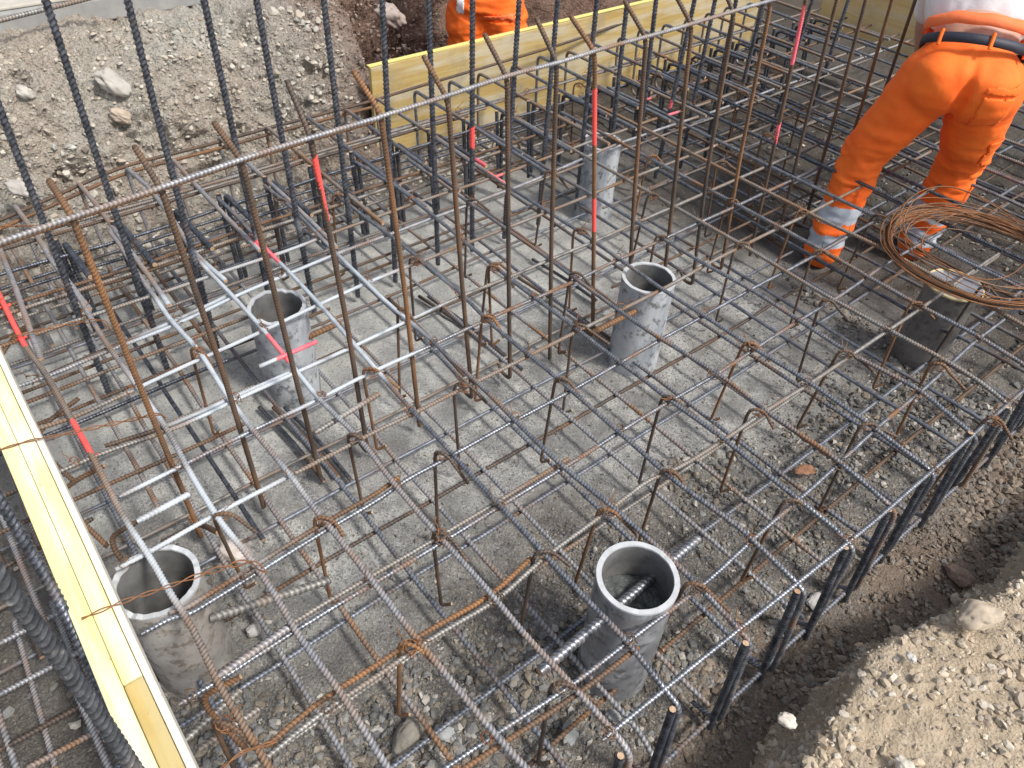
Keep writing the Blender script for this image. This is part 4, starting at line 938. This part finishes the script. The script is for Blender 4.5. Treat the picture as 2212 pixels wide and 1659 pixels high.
# ---------------------------------------------------------------- coil of tying wire
cc = uz((2100, 560), HT + .02); croot = empty('wire_coil', cc); tag(croot, 'wide loose coil of rusty tying wire lying on the top mat', 'wire coil')
cl, cr_, cf, cn = uz((1903, 520), HT + .02), uz((2300, 560), HT + .02), uz((2150, 665), HT + .02), uz((2090, 440), HT + .02)
rx = .5 * np.linalg.norm((cr_ - cl)[:2]); 
for s in range(44):
    n_ = 90; tt = np.linspace(0, 2 * math.pi * (1 if s % 5 else .93), n_) + random.random() * 6
    loose = s >= 37
    r0 = (.288 if not loose else .262) + (rng.normal(0, .0075) if not loose else rng.normal(-.01, .02))
    ecc = .02 + (.0 if not loose else .03) * random.random(); ph_ = random.random() * 6 if loose else .6 + jit(.4)
    ox, oy = (rng.normal(0, .006), rng.normal(0, .006)) if not loose else (rng.normal(0, .03), rng.normal(0, .03))
    rad = r0 * (1 + ecc * np.cos(2 * (tt - ph_)))
    zz = (.004 + .022 * random.random()) + .006 * np.sin(tt * 2 + s) if not loose else .035 + .05 * random.random() * (1 + np.sin(tt + s)) + .01 * np.sin(3 * tt)
    # spread out on the camera-far side, bunched on the near side
    P_ = np.stack([ox + rad * np.cos(tt), oy + rad * np.sin(tt), zz * np.ones(n_)], 1)
    far = np.clip((P_ @ np.array([-.6, .78, 0])) / .25, 0, 1); P_ += far[:, None] * np.array([-.6, .78, .3]) * rng.normal(.01, .022)
    P_ += .003 * np.stack([fbm(P_ + s, 6, 2, s), fbm(P_ + s, 6, 2, s + 1), fbm(P_ + s, 6, 2, s + 2)], 1)
    V_, Q_ = tube(P_, .0020, 4); mk('wire_loop', V_, Q_, M['wire' if s % 4 else 'wiredark'], croot)
def wire_line(px, z, label, r=.0017, z1=None, twist=True):
    pts = [uz(p, z + (0 if z1 is None else (z1 - z) * i / (len(px) - 1))) for i, p in enumerate(px)]
    P_ = resample(pts, .006, .03); T = np.gradient(P_, axis=0); T /= np.linalg.norm(T, axis=1)[:, None]; S_ = np.cross(T, [0, 0, 1]); a_ = np.arange(len(P_)) * .42
    root = empty('tie_wire', pts[0]); tag(root, label, 'wire')
    for s in (0, math.pi):
        off = .0022 + .004 * np.clip(fbm(P_, 7, 2, 4) + .1, 0, 1)
        Pw = P_ + S_ * (off * np.cos(a_ + s))[:, None] + np.array([0, 0, 1]) * (off * np.sin(a_ + s))[:, None]
        V_, Q_ = tube(Pw - pts[0], r, 4); mk('strand', V_, Q_, M['wire'], root)
wire_line([(176, 1337), (262, 1300), (356, 1270), (440, 1238), (544, 1209), (574, 1238)], .508, 'twisted rusty wire tying the beam to the cage above the muddy pipe')
wire_line([(-10, 975), (60, 952), (140, 938), (260, 912), (345, 893), (358, 905)], .508, 'thin twisted wire across the upper part of the yellow beam')
wire_line([(-5, 490), (60, 487), (95, 492)], .44, 'thin loose wire at the far left beside the high pale bar')
wire_line([(20, 728), (90, 712), (160, 698), (225, 690), (236, 712)], .44, 'thin wire loop near the left side over the dusty bars')
wire_line([(480, 1659), (520, 1625), (560, 1612), (600, 1600)], .45, 'rusty wire ends knotted at the bottom beside the yellow beam')

# leaf and scrap paper
m, t, b = mat('dry_leaf'); t.links.new(mix(t, ramp(t, noise(t, objco(t), 60, 4), [(.4, g(0)), (.6, g(1))]).outputs[0], (.26, .13, .07), (.14, .07, .04)), b.inputs['Base Color']); b.inputs['Roughness'].default_value = .7
c = uz((1738, 1022), .035); n_ = 9
LV = []; LF = []
for i in range(n_):
    u = i / (n_ - 1); w_ = .020 * math.sin(math.pi * min(1, u * .93 + .07)) ** .8 * (1 + .15 * math.sin(i * 2.5))
    for s in (-1, 0, 1): LV.append((u * .085 - .042, s * w_, .010 * abs(s) + .012 * math.sin(u * 3)))
for i in range(n_ - 1):
    for s in (0, 1): LF.append((i * 3 + s, i * 3 + s + 1, i * 3 + s + 4, i * 3 + s + 3))
o = mk('dry_leaf', LV, LF, m); o.location = c; o.rotation_euler = (.1, .1, 1.1); tag(o, 'curled brown dry leaf lying on the gravel between the bars', 'leaf')
sm_ = o.modifiers.new('s', 'SOLIDIFY'); sm_.thickness = .0008
M['paper'] = simple('paper', (.75, .77, .80), .7, (.6, .64, .7), 8)
for px, sz, lb in (((322, 505), .05, 'crumpled white paper scrap on the gravel behind the dark stub bars'), ((330, 515), .03, None)):
    if not lb: continue
    gx, gy = np.meshgrid(np.linspace(-1, 1, 9), np.linspace(-1, 1, 7), indexing='ij'); PV = np.stack([gx.ravel() * sz, gy.ravel() * sz * .6, 0 * gx.ravel()], 1); PV[:, 2] = .03 * fbm(PV, 22, 3, 5) + .012
    i = (np.arange(8)[:, None] * 7 + np.arange(6)[None]).ravel(); o = mk('paper_scrap', PV, np.stack([i, i + 7, i + 8, i + 1], 1), M['paper'], smooth=False); o.location = uz(px, .02); o.rotation_euler = (0, 0, .5); tag(o, lb, 'paper')
    s2 = o.modifiers.new('s', 'SOLIDIFY'); s2.thickness = .001

# ---------------------------------------------------------------- people
def cloth(name, c1, c2, rough=.8, emis=0, fine=700, sheen=.2):
    m, t, b = mat(name); co = objco(t); n = noise(t, co, 9, 5, .6); n2 = noise(t, co, fine, 2, .5)
    t.links.new(mix(t, ramp(t, n, [(.35, g(0)), (.65, g(1))]).outputs[0], c1, c2), b.inputs['Base Color']); b.inputs['Roughness'].default_value = rough
    nn = bump(t, b, noise(t, co, 24, 4, .6), .25, .01); bump(t, b, n2, .15, .001, nn); return m
M['orange'] = cloth('orange_workwear', (1.0, .15, .014), (1.0, .19, .018))
M['orange2'] = cloth('orange_lining', (.95, .18, .05), (.9, .22, .08))
M['reflect'] = cloth('reflective_tape', (.55, .60, .68), (.42, .47, .55), .35)
M['shirt'] = cloth('white_shirt', (.86, .86, .88), (.82, .82, .85))
M['belt'] = cloth('navy_belt', (.02, .022, .04), (.03, .032, .05), .6)
M['skin'] = cloth('skin', (.52, .33, .25), (.46, .28, .21), .55)
M['boot'] = cloth('dark_boot', (.05, .045, .04), (.09, .08, .07), .6)
M['hair'] = cloth('brown_hair', (.06, .04, .03), (.09, .06, .04), .6)
M['helmet'] = cloth('white_helmet', (.8, .8, .8), (.78, .78, .78), .35)

def blob(parts, vox=.011, smooth=8):
    """parts: ('cap', a, b, ra, rb) tapered limbs or ('ell', centre, ax, ay, az vectors) -> one continuous skin"""
    bm = bmesh.new()
    for p in parts:
        if p[0] == 'cap':
            a, b_, ra, rb = np.array(p[1], float), np.array(p[2], float), p[3], p[4]
            L = np.linalg.norm(b_ - a); n = max(2, int(L / .02) + 1)
            us = np.linspace(0, 1, n)
            d_ = (b_ - a) / L
            e0 = [(a - d_ * ra * math.sin(q_), ra * math.cos(q_)) for q_ in (1.45, 1.1, .6)]
            e1 = [(b_ + d_ * rb * math.sin(q_), rb * math.cos(q_)) for q_ in (.6, 1.1, 1.45)]
            P_ = np.array([x[0] for x in e0] + [a + (b_ - a) * u for u in us] + [x[0] for x in e1])
            rr_ = [x[1] for x in e0] + [ra + (rb - ra) * u for u in us] + [x[1] for x in e1]
            V_, Q_ = tube(P_, ra, 16, 0, taper=rr_)
            vs = [bm.verts.new(v) for v in V_]
            for q_ in Q_: bm.faces.new([vs[k] for k in q_])
            bm.faces.new([vs[k] for k in range(15, -1, -1)]); bm.faces.new([vs[k] for k in range(len(V_) - 16, len(V_))])
        else:
            _, c_, ax_, ay_, az_ = p
            r_ = bmesh.ops.create_icosphere(bm, subdivisions=3, radius=1); Mx = np.stack([ax_, ay_, az_], 1)
            for v in r_['verts']: v.co = Vector(Mx @ np.array(v.co[:]) + np.array(c_))
    me = bpy.data.meshes.new('tmp'); bm.to_mesh(me); bm.free()
    o = bpy.data.objects.new('tmp', me); COL.objects.link(o)
    r_ = o.modifiers.new('r', 'REMESH'); r_.mode = 'VOXEL'; r_.voxel_size = vox; r_.use_smooth_shade = True
    s_ = o.modifiers.new('s', 'SMOOTH'); s_.iterations = smooth; s_.factor = .5
    dg = bpy.context.evaluated_depsgraph_get(); me2 = bpy.data.meshes.new_from_object(o.evaluated_get(dg))
    bpy.data.objects.remove(o); bpy.data.meshes.remove(me)
    return me2
def mesh_np(me):
    a = np.empty(len(me.vertices) * 3, dtype=np.float32); me.vertices.foreach_get('co', a); nn_ = np.empty(len(me.vertices) * 3, dtype=np.float32); me.vertices.foreach_get('normal', nn_)
    return a.reshape(-1, 3).astype(float), nn_.reshape(-1, 3).astype(float)
def finish(me, name, mats, parent, disp=None, matfn=None):
    V_, Nn = mesh_np(me)
    if disp is not None: V_ = V_ + Nn * disp(V_)[:, None]; me.vertices.foreach_set('co', V_.astype(np.float32).ravel())
    for m_ in mats: me.materials.append(m_)
    me.polygons.foreach_set('use_smooth', [True] * len(me.polygons))
    if matfn is not None:
        c_ = np.empty(len(me.polygons) * 3, dtype=np.float32); me.polygons.foreach_get('center', c_); me.polygons.foreach_set('material_index', matfn(c_.reshape(-1, 3)).astype(np.int32))
    me.name = name; me.update()
    return link(name, me, parent)
def nrm(v): v = np.array(v, float); return v / np.linalg.norm(v)
Z = np.array([0, 0, 1.0])
def hand(parts, wrist, d_, side, r=.011, curl=.6):
    d_ = nrm(d_); s_ = nrm(np.cross(d_, side)); side = nrm(side)
    palm = wrist + d_ * .05
    parts.append(('ell', palm, d_ * .05, side * .042, s_ * .018))
    for i, L in enumerate((.070, .078, .073, .058)):
        b0 = wrist + d_ * .09 + side * (-.030 + .020 * i); d1 = nrm(d_ + s_ * curl * .5); d2 = nrm(d_ * .5 + s_ * curl * 1.4)
        p1 = b0 + d1 * L * .5; parts.append(('cap', b0 - d_ * .015, p1, .0098, .009)); parts.append(('cap', p1, p1 + d2 * L * .5, .009, .0078))
    t0 = wrist + d_ * .03 - side * .035; t1 = t0 + nrm(d_ - side * .8 + s_ * .3) * .038; parts.append(('cap', t0, t1, .012, .0105)); parts.append(('cap', t1, t1 + nrm(d_ + s_ * .6) * .03, .0105, .009))

def worker1():
    f = nrm([-.50, .866, 0]); r = nrm([.866, .50, 0])
    La, Lk, Lh = np.array([-1.30, 2.93, .07]), np.array([-1.325, 3.03, .50]), np.array([-1.205, 3.085, .85])
    Ra, Rk, Rh = np.array([-1.075, 3.335, .07]), np.array([-1.065, 3.36, .49]), np.array([-1.035, 3.175, .85])
    Pc = (Lh + Rh) / 2 + np.array([0, 0, .04])
    Wc = Pc + f * .05 + Z * .065
    td = nrm(f * .90 + Z * .36 + r * .05); tn = nrm(np.cross(r, td))   # torso direction, back normal
    if tn[2] < 0: tn = -tn
    Ch = Wc + td * .30; Sh = Wc + td * .44
    # body: one skin from head to feet
    parts = [('cap', La, Lk, .045, .058), ('cap', Lk, Lh, .06, .085), ('cap', Ra, Rk, .045, .058), ('cap', Rk, Rh, .06, .085),
             ('ell', Pc, r * .15, f * .10, Z * .10), ('cap', Pc, Wc, .10, .11), ('ell', Wc + td * .05, r * .15, td * .14, tn * .105), ('ell', Ch, r * .17, td * .20, tn * .115)]
    for s_, A_ in ((-1, La), (1, Ra)): parts.append(('ell', A_ + f * .08 - Z * .03, f * .12, r * .042, Z * .038))
    neck = Sh + td * .06 + tn * -.01; head = neck + nrm(td * .9 - Z * .25) * .14
    parts += [('cap', Sh, head - td * .03, .062, .055), ('ell', head, r * .074, td * .115, tn * .095), ('ell', head + nrm(-tn + td * .2) * .085 + td * .0, r * .014, td * .022, tn * .02)]
    for s_ in (-1, 1): parts.append(('ell', head + r * .076 * s_, r * .01, td * .022, tn * .03))
    hands = []
    for s_ in (-1, 1):
        S0 = Sh + r * .165 * s_ - td * .04; E0 = S0 + f * .15 - Z * .24 - r * .02 * s_; Wr = E0 + f * .12 - Z * .20 - r * .06 * s_
        parts += [('cap', S0, E0, .052, .042), ('cap', E0, Wr, .04, .028)]; hand(parts, Wr, nrm(f * .3 - Z), r * -s_)
    body = finish(blob(parts, .009, 4), 'person', [M['skin']], None)
    tag(body, 'bent worker in orange trousers and white shirt seen from behind among the bars', 'person')
    # trousers
    tp = [('cap', La + Z * .01, La * .6 + Lk * .4, .072, .080), ('cap', La * .6 + Lk * .4, Lk, .080, .090), ('cap', Lk, Lk * .45 + Lh * .55, .092, .110), ('cap', Lk * .45 + Lh * .55, Lh, .110, .118),
          ('cap', Ra + Z * .01, Ra * .6 + Rk * .4, .072, .080), ('cap', Ra * .6 + Rk * .4, Rk, .080, .092), ('cap', Rk, Rk * .45 + Rh * .55, .094, .112), ('cap', Rk * .45 + Rh * .55, Rh, .112, .120),
          ('ell', Lh - f * .055 + r * .025 + Z * .0, r * .115, f * .115, Z * .12), ('ell', Rh - f * .055 - r * .025 + Z * .0, r * .115, f * .115, Z * .12),
          ('ell', Pc - Z * .02, r * .185, f * .135, Z * .12), ('ell', (Lh + Rh) / 2 - f * .045 + Z * .045, r * .13, f * .115, Z * .085), ('ell', Wc - f * .01 - Z * .03, r * .172, nrm(f - .3 * Z) * .13, Z * .06)]
    axL = nrm(Lk - La)
    def disp(V_):
        zz = V_[:, 2]
        a_ = fbm(V_ * [1, 1, 2.0], 5, 3, 91) * .014
        k_ = np.exp(-((zz - .46) / .13) ** 2) + .9 * np.exp(-((zz - .15) / .11) ** 2) + .35 * np.exp(-((zz - .72) / .12) ** 2)
        fold = np.abs(fbm(V_ * [1.3, 1.3, 4.2], 5.5, 3, 95)) * .030 * k_
        crease = np.exp(-(((V_ - (Lh + Rh) / 2) @ r) / .018) ** 2) * np.clip((zz - .72) / .1, 0, 1) * np.clip((1.0 - zz) / .1, 0, 1) * (((V_ - Pc) @ f) < 0) * .02
        return a_ + .008 - fold - crease
    def mf(c_):
        zz = c_[:, 2] + .012 * np.sin((c_[:, 0] + c_[:, 1]) * 14) + .1 * ((c_ - (La + Ra) / 2) @ f) * 0
        return (((zz > .115) & (zz < .18)) | ((zz > .225) & (zz < .30))).astype(int)
    tr = finish(blob(tp, .0095, 9), 'trousers', [M['orange'], M['reflect']], body, disp, mf)
    # belt: ring following the waist, sloping with the hips
    th = np.linspace(0, 2 * math.pi, 60)
    def waist_ring(c_, a_, b_, tilt, n=60):
        fr = nrm(f - tilt * Z); return c_[None] + np.outer(np.cos(th) * a_, r) + np.outer(np.sin(th) * b_, fr)
    def band(name, c_, a_, b_, tilt, hgt, m_, thick=.006, axis=None, wav=0):
        P0 = waist_ring(c_, a_, b_, tilt); ax_ = nrm(np.cross(r, nrm(f - tilt * Z))) if axis is None else axis
        if ax_[2] < 0: ax_ = -ax_
        rows = []
        for hh, k_ in ((-.5, 1.0), (-.5, 1 + thick / a_), (0, 1 + 1.3 * thick / a_), (.5, 1 + thick / a_), (.5, 1.0)):
            Pk = c_ + (P0 - c_) * k_ + ax_ * hgt * hh
            if wav: Pk = Pk + np.outer(fbm(P0, 14, 3, 8) * wav * (1 if hh > 0 else .6), ax_) + (P0 - c_) * (fbm(P0, 11, 3, 9) * wav * 2)[:, None]
            rows.append(Pk)
        V_ = np.vstack(rows); n = 60; i = np.arange(4)[:, None] * n; j = np.arange(n - 1)[None]
        Q_ = np.stack([i + j, i + j + 1, i + n + j + 1, i + n + j], -1).reshape(-1, 4)
        return mk(name, V_, Q_, m_, body)
    bc = Wc - f * .012 + Z * .005
    band('belt', bc, .178, .141, .55, .034, M['belt'])
    for q_ in (-.6, -1.45, -2.4):
        c_ = bc + r * math.cos(q_) * .186 + nrm(f - .55 * Z) * math.sin(q_) * .149; ax_ = nrm(np.cross(r, nrm(f - .55 * Z))); ax_ = ax_ if ax_[2] > 0 else -ax_
        V_, Q_ = tube(np.array([c_ - ax_ * .028, c_, c_ + ax_ * .026]), .007, 6); mk('belt_loop', V_, Q_, M['orange'], body)
    band('waist_flap', bc + Z * .040 + f * .052, .178, .134, .72, .042, M['orange2'], .008, wav=.008)
    # shirt
    sp_ = [('ell', Wc + td * .19 + Z * .015, r * .195, td * .13, tn * .155), ('ell', Wc + td * .26, r * .21, td * .16, tn * .155), ('ell', Ch + td * .04, r * .205, td * .17, tn * .135), ('ell', Sh - td * .02, r * .20, td * .08, tn * .10)]
    for s_ in (-1, 1):
        S0 = Sh + r * .165 * s_ - td * .04; E0 = S0 + f * .15 - Z * .24 - r * .02 * s_; sp_.append(('cap', S0, S0 * .35 + E0 * .65, .074, .066))
    finish(blob(sp_, .011, 8), 'shirt', [M['shirt']], body, lambda V_: fbm(V_ * [1, 1, 1.6], 8, 4, 55) * .010 - np.abs(fbm(V_ * [2, 1, 1], 6, 3, 56)) * .012 + .006)
    # back pockets cut as raised pieces of the cloth
    TV, TN = mesh_np(tr.data)
    def raised(name, test, off, m_):
        ids = np.where(test(TV, TN))[0]; sel = np.zeros(len(TV), bool); sel[ids] = True; mp_ = -np.ones(len(TV), int); mp_[ids] = np.arange(len(ids))
        Fq = [[mp_[v] for v in p.vertices] for p in tr.data.polygons if all(sel[v] for v in p.vertices)]
        o_ = mk(name, TV[ids] + TN[ids] * off, Fq, m_, body); so_ = o_.modifiers.new('s', 'SOLIDIFY'); so_.thickness = .004; so_.offset = -1
    def box_(cr, w_, z0, z1): return lambda V_, N_: (np.abs((V_ - Pc) @ r - cr) < w_) & (V_[:, 2] > z0) & (V_[:, 2] < z1) & (N_ @ f < -.15)
    raised('back_pocket', box_(.115, .055, .74, .87), .005, M['orange'])
    raised('pocket_flap', box_(.115, .060, .875, .91), .008, M['orange'])
    raised('side_pocket', lambda V_, N_: ((V_ - Pc) @ r > .10) & (V_[:, 2] > .52) & (V_[:, 2] < .66) & (N_ @ r > .55), .006, M['orange'])
    finish(blob([('ell', head + tn * .02 - td * .01, r * .08, td * .115, tn * .09)], .01, 3), 'hair', [M['hair']], body)
    for A_ in (La, Ra):
        finish(blob([('ell', A_ + f * .09 - Z * .035, f * .145, r * .052, Z * .040), ('cap', A_ - Z * .02, A_ + Z * .06, .056, .055)], .01, 3), 'boot', [M['boot']], body)
    # stitched back pocket flap on the right seat
    return body
worker1()

def worker2():
    base = ux((1052, 40), -3.72); cxy = np.array([base[0], base[1], -.42])
    f = nrm([.55, -.83, 0]); r = nrm([.83, .55, 0])     # stands half facing the camera side
    r_ = nrm([R[0], R[1], 0]); f = -nrm([R[1], -R[0], 0])
    r = r_
    La, Lk, Lh = cxy - r * .13 + Z * .0, cxy - r * .12 + Z * .42, cxy - r * .10 + Z * .84
    Ra, Rk, Rh = cxy + r * .15 - f * .12, cxy + r * .16 - f * .04 + Z * .43, cxy + r * .10 + Z * .84
    Pc = cxy + Z * .92; Wc = cxy + Z * 1.05; Sh = cxy + Z * 1.42; head = cxy + Z * 1.66 + f * .02
    La = La + Z * .07; Ra = Ra + Z * .07
    parts = [('cap', La, Lk, .045, .058), ('cap', Lk, Lh, .06, .09), ('cap', Ra, Rk, .045, .058), ('cap', Rk, Rh, .06, .09), ('ell', Pc, r * .165, f * .12, Z * .14), ('ell', Wc + Z * .06, r * .15, f * .11, Z * .18), ('ell', cxy + Z * 1.3, r * .175, f * .12, Z * .18), ('cap', Sh, head - Z * .06, .06, .055), ('ell', head, r * .076, f * .092, Z * .115), ('ell', head + f * .095 - Z * .01, r * .013, f * .02, Z * .022)]
    for s_ in (-1, 1):
        parts.append(('ell', (La if s_ < 0 else Ra) + f * .08 - Z * .03, f * .12, r * .042, Z * .038)); parts.append(('ell', head + r * .078 * s_, r * .01, f * .018, Z * .03))
        S0 = Sh + r * .18 * s_ - Z * .04; E0 = S0 - Z * .24 + f * .10 + r * .02 * s_; Wr = E0 - Z * .06 + f * .24 - r * .04 * s_
        parts += [('cap', S0, E0, .052, .042), ('cap', E0, Wr, .04, .028)]; hand(parts, Wr, nrm(f * .3 - Z), r * -s_)
    body = finish(blob(parts, .010, 4), 'person', [M['skin']], None)
    tag(body, 'worker in orange trousers standing behind the yellow formwork board', 'person')
    tp = [('cap', La, Lk, .078, .10), ('cap', Lk, Lh, .115, .135), ('cap', Ra, Rk, .078, .10), ('cap', Rk, Rh, .112, .135), ('ell', Pc, r * .21, f * .15, Z * .14), ('ell', Wc, r * .19, f * .14, Z * .07)]
    tr = finish(blob(tp, .011, 8), 'trousers', [M['orange'], M['reflect']], body, lambda V_: fbm(V_ * [1, 1, 2.0], 7, 4, 191) * .016 - np.abs(fbm(V_ * [1.3, 1.3, 4], 5, 3, 195)) * .022 + .008, lambda c_: ((c_[:, 2] > -.26) & (c_[:, 2] < -.21)).astype(int))
    finish(blob([('ell', Wc + Z * .1, r * .18, f * .13, Z * .16), ('ell', cxy + Z * 1.3, r * .2, f * .14, Z * .18), ('cap', Sh - r * .17, Sh - r * .22 - Z * .2, .075, .065), ('cap', Sh + r * .17, Sh + r * .22 - Z * .2, .075, .065)], .011, 6), 'shirt', [M['orange']], body, lambda V_: fbm(V_, 8, 4, 155) * .012)
    finish(blob([('ell', head + Z * .045, r * .095, f * .115, Z * .09)], .01, 3), 'helmet', [M['helmet']], body)
    for A_ in (La, Ra): finish(blob([('ell', A_ + f * .09 - Z * .035, f * .145, r * .052, Z * .040), ('cap', A_ - Z * .02, A_ + Z * .06, .056, .055)], .01, 3), 'boot', [M['boot']], body)
    TV, TN = mesh_np(tr.data)
    def raised(name, test, off, m_):
        ids = np.where(test(TV, TN))[0]; sel = np.zeros(len(TV), bool); sel[ids] = True; mp_ = -np.ones(len(TV), int); mp_[ids] = np.arange(len(ids))
        Fq = [[mp_[v] for v in p.vertices] for p in tr.data.polygons if all(sel[v] for v in p.vertices)]
        if Fq:
            o_ = mk(name, TV[ids] + TN[ids] * off, Fq, m_, body); so_ = o_.modifiers.new('s', 'SOLIDIFY'); so_.thickness = .004; so_.offset = -1
    def box_(cr, w_, z0, z1): return lambda V_, N_: (np.abs((V_ - cxy) @ r - cr) < w_) & (V_[:, 2] > z0) & (V_[:, 2] < z1) & (N_ @ f < -.05)
    raised('side_pocket', box_(.07, .085, .28, .43), .004, M['orange'])
    raised('pocket_flap', box_(.07, .092, .435, .475), .010, M['orange2'])
    raised('white_patch', box_(-.15, .025, .445, .54), .006, M['shirt'])
worker2()
